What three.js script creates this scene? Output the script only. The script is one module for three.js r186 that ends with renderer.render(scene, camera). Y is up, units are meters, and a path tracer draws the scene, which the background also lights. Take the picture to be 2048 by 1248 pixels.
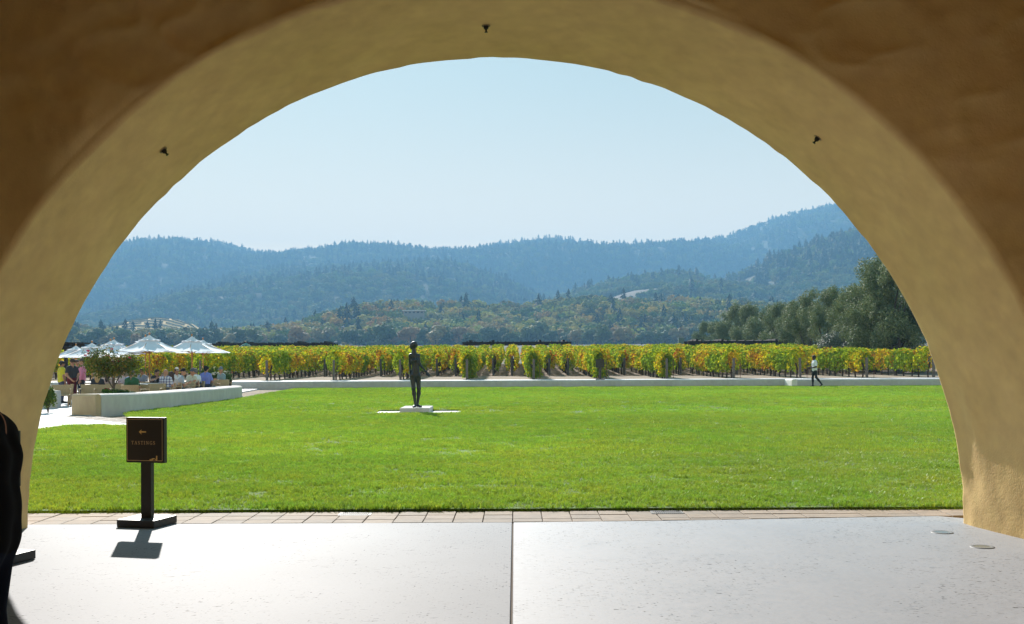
import * as THREE from 'three';
import { mergeGeometries, mergeVertices, toCreasedNormals } from 'three/addons/utils/BufferGeometryUtils.js';
import { RoundedBoxGeometry } from 'three/addons/geometries/RoundedBoxGeometry.js';

// ---------------------------------------------------------------- camera, sky, sun, exposure
const scene = new THREE.Scene();
const F = 2250, EYE = 1.65, CX = 1030, CY = 719, ROLL = 0.0045;   // photo pixels (2048 x 1248)
const camera = new THREE.PerspectiveCamera(2 * Math.atan(624 / F) * 180 / Math.PI, 2048 / 1248, 0.1, 12000);
camera.position.set(0, EYE, 0);
camera.rotation.z = -ROLL;
camera.setViewOffset(2048, 1248, 1024 - CX, 624 - CY, 2048, 1248);
camera.updateProjectionMatrix();

const SUN = new THREE.Vector3(-0.47, 1, -1.73).normalize();
function skyTexture(w = 1024, h = 512) {
  const data = new Float32Array(w * h * 4), v = new THREE.Vector3();
  for (let j = 0; j < h; j++) for (let i = 0; i < w; i++) {
    const el = ((j + 0.5) / h - 0.5) * Math.PI, az = ((i + 0.5) / w - 0.5) * 2 * Math.PI;
    v.set(Math.cos(el) * Math.cos(az), Math.sin(el), Math.cos(el) * Math.sin(az));
    const cg = v.dot(SUN), e = Math.max(0, v.y);
    const t = Math.pow(e, 0.55);
    const air = [0.185 + (0.035 - 0.185) * t, 0.262 + (0.13 - 0.262) * t, 0.252 + (0.19 - 0.252) * t];
    const g = 0.62, mie = (1 - g * g) / Math.pow(1 + g * g - 2 * g * cg, 1.5) * 0.021 * (1 - 0.45 * e);
    const low = Math.exp(-e * 13) * (1.38 + 0.72 * cg);
    const k = (j * w + i) * 4;
    const dim = v.y < 0 ? 0.5 : 1;
    data[k] = (air[0] + mie * 0.95 + low * 1.45) * dim; data[k + 1] = (air[1] + mie * 0.96 + low * 0.86) * dim; data[k + 2] = (air[2] + mie * 0.88 + low * 0.28) * dim; data[k + 3] = 1;
  }
  const t = new THREE.DataTexture(data, w, h, THREE.RGBAFormat, THREE.FloatType);
  t.mapping = THREE.EquirectangularReflectionMapping; t.magFilter = t.minFilter = THREE.LinearFilter; t.needsUpdate = true;
  return t;
}
const SKY = skyTexture();
scene.background = SKY; scene.environment = SKY;
const sun = new THREE.DirectionalLight(new THREE.Color().setRGB(1, 0.95, 0.89), 4.7);
sun.position.copy(SUN).multiplyScalar(200).add(new THREE.Vector3(0, 0, -40)); sun.target.position.set(0, 0, -40);
sun.castShadow = true; sun.shadow.mapSize.set(4096, 4096); sun.shadow.radius = 1;
Object.assign(sun.shadow.camera, { left: -70, right: 70, top: 70, bottom: -70, near: 10, far: 500 });
scene.add(sun, sun.target);
const renderer = new THREE.WebGLRenderer({ antialias: true });
renderer.setSize(1024, 624);
renderer.toneMapping = THREE.LinearToneMapping;
renderer.toneMappingExposure = 2.5;
renderer.shadowMap.enabled = true;
scene.fog = new THREE.FogExp2(new THREE.Color().setRGB(0.29, 0.62, 1.0), 0.00035);

// ---------------------------------------------------------------- helpers
function rng(seed) { let a = seed >>> 0; return () => { a |= 0; a = a + 0x6D2B79F5 | 0; let t = Math.imul(a ^ a >>> 15, 1 | a); t = t + Math.imul(t ^ t >>> 7, 61 | t) ^ t; return ((t ^ t >>> 14) >>> 0) / 4294967296; }; }
const R = rng(20241);
const rr = (a, b, r = R) => a + (b - a) * r();
const lerp = (a, b, t) => a + (b - a) * t, clamp = (x, a = 0, b = 1) => Math.min(b, Math.max(a, x));
const sst = (a, b, x) => { const t = clamp((x - a) / (b - a)); return t * t * (3 - 2 * t); };
function hash3(i, j, k) { let h = Math.imul(i, 374761393) ^ Math.imul(j, 668265263) ^ Math.imul(k, 2147483647 ^ 0x5bd1e995); h = Math.imul(h ^ h >>> 13, 1274126177); return ((h ^ h >>> 16) >>> 0) / 4294967296; }
function noise3(x, y, z) {
  const i = Math.floor(x), j = Math.floor(y), k = Math.floor(z), f = x - i, g = y - j, h = z - k;
  const u = f * f * (3 - 2 * f), v = g * g * (3 - 2 * g), w = h * h * (3 - 2 * h);
  const L = (a, b, t) => a + (b - a) * t;
  return L(L(L(hash3(i, j, k), hash3(i + 1, j, k), u), L(hash3(i, j + 1, k), hash3(i + 1, j + 1, k), u), v), L(L(hash3(i, j, k + 1), hash3(i + 1, j, k + 1), u), L(hash3(i, j + 1, k + 1), hash3(i + 1, j + 1, k + 1), u), v), w) * 2 - 1;
}
const fbm3 = (x, y, z, n = 3) => { let s = 0, a = 0.5; for (let i = 0; i < n; i++) { s += a * noise3(x, y, z); x *= 2.03; y *= 2.03; z *= 2.03; a *= 0.5; } return s; };
// periodic noise for tiling textures: p cells per tile
function pn(u, v, p, q, seed) {
  const x = u * p, y = v * q, i = Math.floor(x), j = Math.floor(y), f = x - i, g = y - j, s = f * f * (3 - 2 * f), t = g * g * (3 - 2 * g);
  const H = (a, b) => hash3(((a % p) + p) % p, ((b % q) + q) % q, seed);
  return lerp(lerp(H(i, j), H(i + 1, j), s), lerp(H(i, j + 1), H(i + 1, j + 1), s), t);
}
const pf = (u, v, p, q, seed, n = 4) => { let s = 0, a = 0.5, tot = 0; for (let i = 0; i < n; i++) { s += a * pn(u, v, p, q, seed + i); tot += a; p *= 2; q *= 2; a *= 0.55; } return s / tot; };
function tex(size, fn, srgb = false, rx = 1, ry = rx) {
  const d = new Uint8Array(size * size * 4);
  for (let j = 0; j < size; j++) for (let i = 0; i < size; i++) {
    const c = fn(i / size, j / size), k = (j * size + i) * 4;
    if (typeof c === 'number') d[k] = d[k + 1] = d[k + 2] = clamp(c) * 255; else for (let m = 0; m < 3; m++) d[k + m] = clamp(c[m]) * 255;
    d[k + 3] = 255;
  }
  const t = new THREE.DataTexture(d, size, size, THREE.RGBAFormat, THREE.UnsignedByteType);
  t.wrapS = t.wrapT = THREE.RepeatWrapping; t.magFilter = THREE.LinearFilter; t.minFilter = THREE.LinearFilter; t.repeat.set(rx, ry);
  if (srgb) t.colorSpace = THREE.SRGBColorSpace; t.needsUpdate = true; return t;
}
const rgb = (r, g, b) => new THREE.Color().setRGB(r, g, b);
const mat = (r, g, b, rough = 0.8, more = {}) => new THREE.MeshStandardMaterial({ color: rgb(r, g, b), roughness: rough, ...more });
const pmat = (r, g, b, rough = 0.8, more = {}) => new THREE.MeshPhysicalMaterial({ color: rgb(r, g, b), roughness: rough, ...more });

const used = {};
function numbered(n) { const c = used[n] = (used[n] ?? -1) + 1; return c ? `${n}_${String(c).padStart(3, '0')}` : n; }
function add(o, name, label, category, group, kind) {
  o.name = numbered(name);
  if (label) o.userData.label = label;
  if (category) o.userData.category = category;
  if (group) o.userData.group = group;
  if (kind) o.userData.kind = kind;
  scene.add(o); return o;
}
function part(parent, name, geo, m, label) { const o = new THREE.Mesh(geo, m); o.name = name; if (label) o.userData.label = label; o.castShadow = o.receiveShadow = true; parent.add(o); return o; }
function mesh(geo, m) { const o = new THREE.Mesh(geo, m); o.castShadow = o.receiveShadow = true; return o; }
function box(w, h, d, x = 0, y = 0, z = 0, b = 0) { const g = b ? new RoundedBoxGeometry(w, h, d, 1, b) : new THREE.BoxGeometry(w, h, d); g.translate(x, y, z); return g.index ? g.toNonIndexed() : g; }
function cyl(r0, r1, h, x = 0, y = 0, z = 0, n = 12) { const g = new THREE.CylinderGeometry(r0, r1, h, n); g.translate(x, y, z); return g.toNonIndexed(); }
function rod(a, b, r0, r1 = r0, n = 8) {
  const A = new THREE.Vector3(...a), B = new THREE.Vector3(...b), L = A.distanceTo(B), g = new THREE.CylinderGeometry(r1, r0, L, n);
  g.applyQuaternion(new THREE.Quaternion().setFromUnitVectors(new THREE.Vector3(0, 1, 0), B.clone().sub(A).normalize())); g.translate((A.x + B.x) / 2, (A.y + B.y) / 2, (A.z + B.z) / 2); return g.toNonIndexed();
}
const join = (a) => mergeGeometries(a.map((g) => { const h = g.index ? g.toNonIndexed() : g; for (const k of Object.keys(h.attributes)) if (!['position', 'normal', 'uv', 'color'].includes(k)) h.deleteAttribute(k); return h; }));
// a slab from an outline of (x, distance ahead) points; uv in metres
function slab(pts, thick, top, bevel = 0) {
  const s = new THREE.Shape(pts.map(([x, d]) => new THREE.Vector2(x, d)));
  const g = new THREE.ExtrudeGeometry(s, { depth: thick - bevel, bevelEnabled: bevel > 0, bevelThickness: bevel, bevelSize: bevel, bevelOffset: -bevel, bevelSegments: 1, steps: 1 });
  g.rotateX(-Math.PI / 2); g.translate(0, top - thick, 0); return g;
}
// photo pixel -> x at a distance d; pixel row -> height at a distance; pixel on level ground -> [x, d]
const hor = (px) => CY - (px - CX) * ROLL;
const X = (px, d) => (px - CX) * d / F;
const Yh = (px, py, d) => EYE + (hor(px) - py) * d / F;
const G = (px, py, y0 = 0) => { const d = F * (EYE - y0) / (py - hor(px)); return [X(px, d), d]; };
function geoFrom(pos, nor, uv, idx, col) {
  const g = new THREE.BufferGeometry(); g.setAttribute('position', new THREE.Float32BufferAttribute(pos, 3));
  if (uv) g.setAttribute('uv', new THREE.Float32BufferAttribute(uv, 2)); if (col) g.setAttribute('color', new THREE.Float32BufferAttribute(col, 3)); if (idx) g.setIndex(idx);
  if (nor) g.setAttribute('normal', new THREE.Float32BufferAttribute(nor, 3)); else g.computeVertexNormals(); return g;
}

// ---------------------------------------------------------------- materials
const stuccoBump = tex(1024, (u, v) => {
  const a = pf(u, v, 5, 5, 11, 5), rd = Math.abs(pf(u + 0.06 * a, v, 6, 7, 51, 3) - 0.5) * 2, wide = pf(u, v, 3, 3, 91, 2);
  return 0.36 * a + 0.3 * rd + 0.24 * wide + 0.10 * pf(u, v, 160, 160, 5, 2);
}, false, 0.45);
const stuccoMap = tex(512, (u, v) => { const a = pf(u, v, 4, 4, 3, 5), b = pf(u, v, 24, 24, 9, 3); const k = 0.95 + 0.11 * (a - 0.5) + 0.08 * (b - 0.5); return [k, k * (0.985 + 0.03 * (b - 0.5)), k * (0.97 + 0.05 * (a - 0.5))]; }, true, 0.3);
const stucco = mat(0.90, 0.63, 0.275, 0.92, { map: stuccoMap, bumpMap: stuccoBump, bumpScale: 0.014 });
const plaster = mat(0.60, 0.57, 0.55, 0.9, { map: stuccoMap, bumpMap: stuccoBump, bumpScale: 0.012 });
const slabMap = (seed, base, pits) => tex(1024, (u, v) => {
  const big = pf(u, v, 4, 3, seed, 4), fine = pn(u, v, 256, 300, seed + 7);
  const p = pn(u, v, 110, 240, seed + 20), q = pf(u, v, 7, 6, seed + 40, 3), w = pn(u, v, 34, 90, seed + 60);
  let k = base + 0.04 * (big - 0.5) + 0.03 * (fine - 0.5);
  const pit = sst(0.90 - pits * (q - 0.38), 0.965, p) * sst(0.3, 0.55, q);
  const scuff = sst(0.9, 0.97, w) * sst(0.56, 0.68, q) * 0.6;
  k -= (0.42 * pit + 0.35 * scuff);
  return [k * 0.952, k * 0.968, k];
}, true, 0.38);
const slabRough = tex(512, (u, v) => 0.68 + 0.16 * (pf(u, v, 6, 6, 70, 4) - 0.5) + 0.2 * (pn(u, v, 120, 160, 75) - 0.5), false, 0.25);
const slabBump = tex(1024, (u, v) => 0.5 + 0.15 * (pf(u, v, 9, 9, 90, 3) - 0.5) + 0.12 * pn(u, v, 256, 256, 93) - 0.5 * sst(0.93, 0.99, pn(u, v, 150, 230, 95)), false, 0.38);
const slabMatA = pmat(1, 1, 1, 0.66, { specularIntensity: 0.18, map: slabMap(100, 0.575, 0.17) });
const slabMatB = pmat(1, 1, 1, 0.85, { specularIntensity: 0.6, map: slabMap(300, 0.615, 0.26), roughnessMap: slabRough, bumpMap: slabBump, bumpScale: 0.0012 });
const stoneGrain = tex(512, (u, v) => 0.5 + 0.6 * (pf(u, v, 6, 8, 120, 5) - 0.5), false, 3);
const paverMats = [[0.29, 0.225, 0.17], [0.32, 0.25, 0.19], [0.265, 0.215, 0.17], [0.30, 0.23, 0.165]].map(([r, g, b]) => mat(r, g, b, 0.85, { bumpMap: stoneGrain, bumpScale: 0.006, map: tex(128, (u, v) => { const k = 0.9 + 0.2 * (pf(u, v, 5, 5, r * 900 | 0, 4) - 0.5); return [k, k, k]; }, true, 2) }));
const earth = mat(0.05, 0.04, 0.03, 1);
const bronzeDark = mat(0.018, 0.014, 0.012, 0.45);
const whitePaving = mat(0.66, 0.63, 0.60, 0.75, { map: slabMap(500, 0.92, 0.05), bumpMap: slabBump, bumpScale: 0.003 });
const soilMap = tex(512, (u, v) => { const a = pf(u, v, 8, 8, 140, 5), b = pn(u, v, 128, 128, 148), l = sst(0.86, 0.93, pn(u, v, 90, 90, 150)); const k = 0.62 + 0.3 * (a - 0.5) + 0.18 * (b - 0.5); return [k + 0.1 * l, k * 0.93 - 0.1 * l, k * 0.84 - 0.2 * l]; }, true, 0.16);
const soilMat = mat(1, 1, 1, 1, { map: soilMap });
const steel = mat(0.16, 0.165, 0.17, 0.6);
const blackMetal = mat(0.02, 0.02, 0.02, 0.5, { metalness: 0.3 });
const woodTex = tex(256, (u, v) => { const k = 0.86 + 0.28 * (pf(u, v, 4, 40, 160, 3) - 0.5); return [k, k, k]; }, true, 1);
const teak = mat(0.52, 0.32, 0.13, 0.65, { map: woodTex });
const teakPale = mat(0.58, 0.43, 0.24, 0.7, { map: woodTex });
const orangeWood = mat(0.60, 0.25, 0.06, 0.55, { map: woodTex });
const darkTimber = mat(0.022, 0.014, 0.010, 0.8, { map: woodTex });
const greyTimber = mat(0.20, 0.165, 0.14, 0.9, { map: woodTex });
const leafMat = (opt = {}) => new THREE.MeshPhysicalMaterial({ color: 0xffffff, vertexColors: true, roughness: 0.6, specularIntensity: 0.08, transmission: 0.45, thickness: 0, side: THREE.DoubleSide, ...opt });
// ---------------------------------------------------------------- terrain
const terrainH = (d) => {
  const P = [[-100, -0.06], [66.1, -0.06], [66.3, 0.38], [72, 0.40], [84, 0.46], [100, 0.85], [118, 1.27], [124, 1.1], [150, 1.2], [260, 2.6], [480, 6.6], [720, 10.8], [1000, 15], [2000, 40], [4200, 110]];
  for (let i = 1; i < P.length; i++) if (d <= P[i][0]) return lerp(P[i - 1][1], P[i][1], clamp((d - P[i - 1][0]) / (P[i][0] - P[i - 1][0])));
  return P[P.length - 1][1];
};
{
  const ds = [-100, -40, -10, 5, 12, 30, 50, 66.1, 66.3]; for (let d = 68; d < 130; d += 3) ds.push(d); for (let d = 130; d < 700; d *= 1.12) ds.push(d); for (let d = 720; d < 4400; d *= 1.25) ds.push(d); ds.push(4600);
  const us = []; for (let i = -90; i <= 90; i++) us.push(Math.sign(i) * Math.pow(Math.abs(i) / 90, 1.5));
  const pos = [], uv = [], idx = [], col = [];
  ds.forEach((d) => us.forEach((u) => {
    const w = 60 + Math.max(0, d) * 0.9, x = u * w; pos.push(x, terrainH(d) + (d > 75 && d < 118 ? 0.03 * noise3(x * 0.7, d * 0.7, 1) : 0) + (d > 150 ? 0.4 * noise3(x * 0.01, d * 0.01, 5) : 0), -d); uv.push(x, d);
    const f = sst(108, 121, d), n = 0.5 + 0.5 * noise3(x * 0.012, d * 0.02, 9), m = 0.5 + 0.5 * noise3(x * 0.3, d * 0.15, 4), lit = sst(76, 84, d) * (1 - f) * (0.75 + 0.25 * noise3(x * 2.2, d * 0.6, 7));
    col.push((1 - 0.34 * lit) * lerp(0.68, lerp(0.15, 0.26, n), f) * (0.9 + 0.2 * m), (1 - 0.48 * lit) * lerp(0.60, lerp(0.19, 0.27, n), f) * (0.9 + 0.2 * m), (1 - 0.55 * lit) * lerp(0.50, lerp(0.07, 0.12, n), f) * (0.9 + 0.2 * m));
  }));
  const n = us.length; for (let j = 0; j < ds.length - 1; j++) for (let i = 0; i < n - 1; i++) { const a = j * n + i, b = a + 1, c = a + n, e = c + 1; idx.push(a, b, c, b, e, c); }
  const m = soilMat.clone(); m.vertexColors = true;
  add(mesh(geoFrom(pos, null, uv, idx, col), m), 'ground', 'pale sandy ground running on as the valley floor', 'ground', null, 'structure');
}

// ---------------------------------------------------------------- the gateway with its arch
{
  const gate = new THREE.Group(); gate.position.set(0, 0, -11.22);
  add(gate, 'arched_gateway', 'tan stucco gateway with a deep semicircular arch framing the lawn', 'gateway');
  const prof = [];                      // {d, r: extra radius, face: share of the way out to the wall's edge, cx, R}
  const DF = 11.22, DN = 9.45, RF = 4.65, RN = 4.85, CF = -0.2, CN = -0.126, q = 0.045, Q = 0.06;
  for (const f of [1, 0.6, 0.35, 0.2, 0.1, 0.04, 0.012]) prof.push({ d: DF, r: q, f, s: 0, out: 1 });
  for (let i = 0; i <= 4; i++) { const a = i / 4 * Math.PI / 2; prof.push({ d: DF - q + q * Math.cos(a), r: q - q * Math.sin(a), f: 0, s: (q - q * Math.cos(a)) / (DF - DN) }); }
  for (let i = 1; i < 26; i++) { const s = lerp(q / (DF - DN), 1 - Q / (DF - DN), i / 26); prof.push({ d: lerp(DF, DN, s), r: 0, f: 0, s }); }
  for (let i = 0; i <= 7; i++) { const a = i / 7 * Math.PI / 2; prof.push({ d: DN + Q - Q * Math.sin(a), r: Q - Q * Math.cos(a), f: 0, s: 1 - (Q - Q * Math.sin(a)) / (DF - DN), }); }
  for (const f of [...Array.from({ length: 64 }, (_, i) => 0.004 + i * 0.008 + i * i * 0.00009), 0.92, 1]) prof.push({ d: DN, r: Q, f, s: 1, inn: 1 });
  const NT = 420, pos = [], uv = [], idx = [];
  let vlen = 0; const W = 13, HT = 7.4;
  const N = prof.length;
  for (let i = 0; i <= NT; i++) {
    const th = Math.PI * i / NT, c = Math.cos(th), sn = Math.sin(th); let vl = 0, px = null;
    for (const p of prof) {
      const R0 = lerp(RF, RN, p.s), cx = lerp(CF, CN, p.s);
      const edge = p.s < 0.06 ? 0.008 * fbm3(th * 9, 3, 1, 3) + 0.006 * noise3(th * 40, 7, 2) : 0;
      let r = R0 + p.r - edge;
      const L = Math.min(W / Math.max(1e-4, Math.abs(c)), HT / Math.max(1e-4, sn));
      r = lerp(r, Math.max(r, L), p.f);
      let x = cx * (1 - p.f) + r * c, y = r * sn, d = p.d;
      const lump = 0.028 * fbm3(x * 1.1, y * 1.1, d * 1.3, 3) + 0.006 * noise3(x * 4.2 + d, y * 3, d * 3) + 0.013 * noise3(th * 4, d * 5, 9) * (1 - sst(0.9, 2.0, y));
      if (p.inn) d += (lump * 1.3 + 0.02 * noise3(x * 0.6, y * 1.6, 4) + 0.016 - 0.042 * Math.pow(Math.max(0, 1 - Math.abs(fbm3(x * 1.3 + 0.5 * y, y * 2.1 - 0.4 * x, 6, 3)) * 1.6), 3)) * sst(0, 0.012, p.f); else if (!p.out) { const k = (r + lump * sst(0, 0.12, p.s) * (1 - sst(0.97, 1, p.s))) / r; x = cx + (x - cx) * k; y *= k; }
      if (px && !p.out) vl += Math.hypot(x - px[0], y - px[1], d - px[2]); px = [x, y, d];
      pos.push(x, Math.max(y, i === 0 || i === NT ? -0.05 : y), -(d - DF)); uv.push(th * 4.7, vl);
    }
  }
  for (let i = 0; i < NT; i++) for (let j = 0; j < N - 1; j++) { const a = i * N + j, b = a + 1, c = a + N, e = c + 1; idx.push(a, b, c, b, e, c); }
  part(gate, 'arch_wall', geoFrom(pos, null, uv, idx), stucco);
  // unseen passage round the camera, added for its shade and rear light: side walls, ceiling, rear wall with its own arch
  const rear = new THREE.Shape([[-13, 0], [-4.7, 0]].map((p) => new THREE.Vector2(...p)));
  rear.absarc(0, 0, 4.7, Math.PI, 0, true); rear.lineTo(13, 0); rear.lineTo(13, 7.4); rear.lineTo(-13, 7.4); rear.lineTo(-13, 0);
  const rg = new THREE.ExtrudeGeometry(rear, { depth: 1.2, bevelEnabled: false, curveSegments: 60 }); rg.translate(0, 0, 11.22 + 6.2);
  part(gate, 'rear_wall', rg, stucco);
  part(gate, 'side_wall', box(0.5, 7.4, 15.6, -8.2, 3.7, 9.5), stucco);
  part(gate, 'side_wall', box(0.5, 7.4, 15.6, 8.2, 3.7, 9.5), stucco);
  part(gate, 'ceiling', box(17, 0.4, 15.6, 0, 6.4, 9.5), stucco);
  // small spotlights in the soffit
  const lampAt = (px, py) => {
    const d = 10.4, s = (DF - d) / (DF - DN), x = X(px, d), y = Yh(px, py, d), cx = lerp(CF, CN, s), a = Math.atan2(y, x - cx), r = lerp(RF, RN, s) - 0.008;
    const o = new THREE.Group(); o.position.set(cx + r * Math.cos(a), r * Math.sin(a), -d); o.rotation.z = a + Math.PI / 2; o.scale.setScalar(0.72);
    const ring = new THREE.TorusGeometry(0.05, 0.006, 6, 20); ring.rotateX(Math.PI / 2); part(o, 'trim_ring', ring, mat(0.28, 0.22, 0.13, 0.6));
    part(o, 'socket', join([cyl(0.028, 0.036, 0.04, 0, 0.018, 0)]), blackMetal);
    part(o, 'nozzle', join([cyl(0.011, 0.014, 0.04, 0, 0.055, 0), cyl(0.022, 0.022, 0.006, 0, 0.078, 0)]), blackMetal);
    return o;
  };
  add(lampAt(975, 50), 'ceiling_fixture', 'small black fixture at the crown of the arch', 'fixture', 'fixtures in the arch');
  add(lampAt(320, 290), 'ceiling_fixture', 'small black fixture in the arch above the umbrellas and tasting sign', 'fixture', 'fixtures in the arch');
  add(lampAt(1640, 273), 'ceiling_fixture', 'small black fixture in the arch above the olive trees', 'fixture', 'fixtures in the arch');
}

// ---------------------------------------------------------------- paved floor, paver strip, drains
{
  const pave = new THREE.Group(); add(pave, 'pavement', 'smooth pale concrete floor of two slabs under the arch', 'pavement', null, 'structure');
  part(pave, 'concrete_slab', slab([[-7.95, -8], [-0.038, -8], [-0.038, 11.40], [-4.0, 11.40], [-7.95, 11.43]].map(([x, d]) => [x, d]), 0.14, 0, 0.004), slabMatA);
  part(pave, 'concrete_slab', slab([[-0.022, -8], [7.95, -8], [7.95, 11.3], [4.9, 11.3], [4.4, 11.72], [1.5, 11.47], [-0.022, 11.40]], 0.14, 0, 0.004), slabMatB);
  part(pave, 'joint_filler', box(0.016, 0.1, 19.3, -0.03, -0.062, -1.75), mat(0.10, 0.075, 0.055, 1));
  const strip = new THREE.Group(); add(strip, 'paver_strip', 'strip of tan stone pavers between the concrete floor and the lawn', 'paving', null, 'structure');
  part(strip, 'mortar_bed', slab([[-9, 11.25], [9, 11.25], [9, 12.24], [-9, 12.24]], 0.08, -0.022), mat(0.16, 0.115, 0.08, 1));
  const PW = 0.306, r = rng(5), variants = [];
  const edge = (x) => x < 0 ? 11.41 : x < 1.5 ? lerp(11.41, 11.48, x / 1.5) : x < 4.4 ? lerp(11.48, 11.73, (x - 1.5) / 2.9) : 11.73;
  const drains = [[X(709, 12.06), 12.06], [X(1332, 12.1), 12.1]];
  for (let k = -28; k <= 28; k++) for (let row = 0; row < 3; row++) {
    const x0 = -0.03 + k * PW + 0.004, x1 = x0 + PW - 0.009; let d0, d1;
    const sh = 0.03 * noise3(k * 0.2, row, 3) + 0.012 * (r() - 0.5);
    if (row === 0) { d0 = Math.max(edge(x0), edge(x1)) + 0.006; d1 = 11.655; if (d1 - d0 < 0.05) continue; } else if (row === 1) { d0 = Math.max(11.664, Math.max(edge(x0), edge(x1)) + 0.006); d1 = 11.945; } else { d0 = 11.955; d1 = 12.222; }
    if (row === 2 && drains.some(([dx]) => Math.abs((x0 + x1) / 2 - dx) < 0.2)) continue;
    const lift = 0.006 * (r() - 0.5), o = part(strip, 'paver', slab([[x0 + sh * 0.05, d0], [x1 + 0.003 * (r() - 0.5), d0 + 0.004 * (r() - 0.5)], [x1, d1 + 0.004 * (r() - 0.5)], [x0, d1]], 0.06, lift, 0.004), paverMats[(r() * 4) | 0]);
    void o;
  }
  for (const [i, [dx, dd]] of drains.entries()) {
    const g = new THREE.Group(); g.position.set(dx, 0, -dd);
    const fr = []; fr.push(box(0.33, 0.014, 0.014, 0, -0.004, 0.105), box(0.33, 0.014, 0.014, 0, -0.004, -0.105), box(0.014, 0.014, 0.2, 0.165, -0.004, 0), box(0.014, 0.014, 0.2, -0.165, -0.004, 0));
    part(g, 'frame', join(fr), steel);
    for (let k = 0; k < 15; k++) part(g, 'bar', box(0.009, 0.012, 0.196, -0.147 + k * 0.021, -0.004, 0), steel);
    part(g, 'pit', box(0.33, 0.01, 0.2, 0, -0.0165, 0), mat(0.01, 0.01, 0.01, 1));
    add(g, 'drain_grate', i ? 'slotted metal drain grate in the paver strip nearer the pillar with floor lights' : 'slotted metal drain grate in the paver strip below the statue', 'drain', 'drain grates');
  }
  for (const [i, [px, py]] of [[1883, 1065], [1963, 1094]].entries()) {
    const [x, d] = G(px, py), g = new THREE.Group(); g.position.set(x, 0, -d);
    const ring = new THREE.RingGeometry(0.072, 0.1, 40); ring.rotateX(-Math.PI / 2); ring.translate(0, 0.005, 0);
    part(g, 'trim_ring', join([new THREE.LatheGeometry([[0.07, 0], [0.072, 0.006], [0.098, 0.006], [0.103, 0]].map((p) => new THREE.Vector2(...p)), 40)]), steel);
    part(g, 'lens', new THREE.CylinderGeometry(0.071, 0.071, 0.004, 40).translate(0, 0.003, 0), mat(0.16, 0.19, 0.19, 0.25));
    add(g, 'floor_light', i ? 'round steel floor light farther from the outer corner of the pillar' : 'round steel floor light beside the outer corner of the pillar', 'floor light', 'floor lights by the pillar');
  }
}

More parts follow.
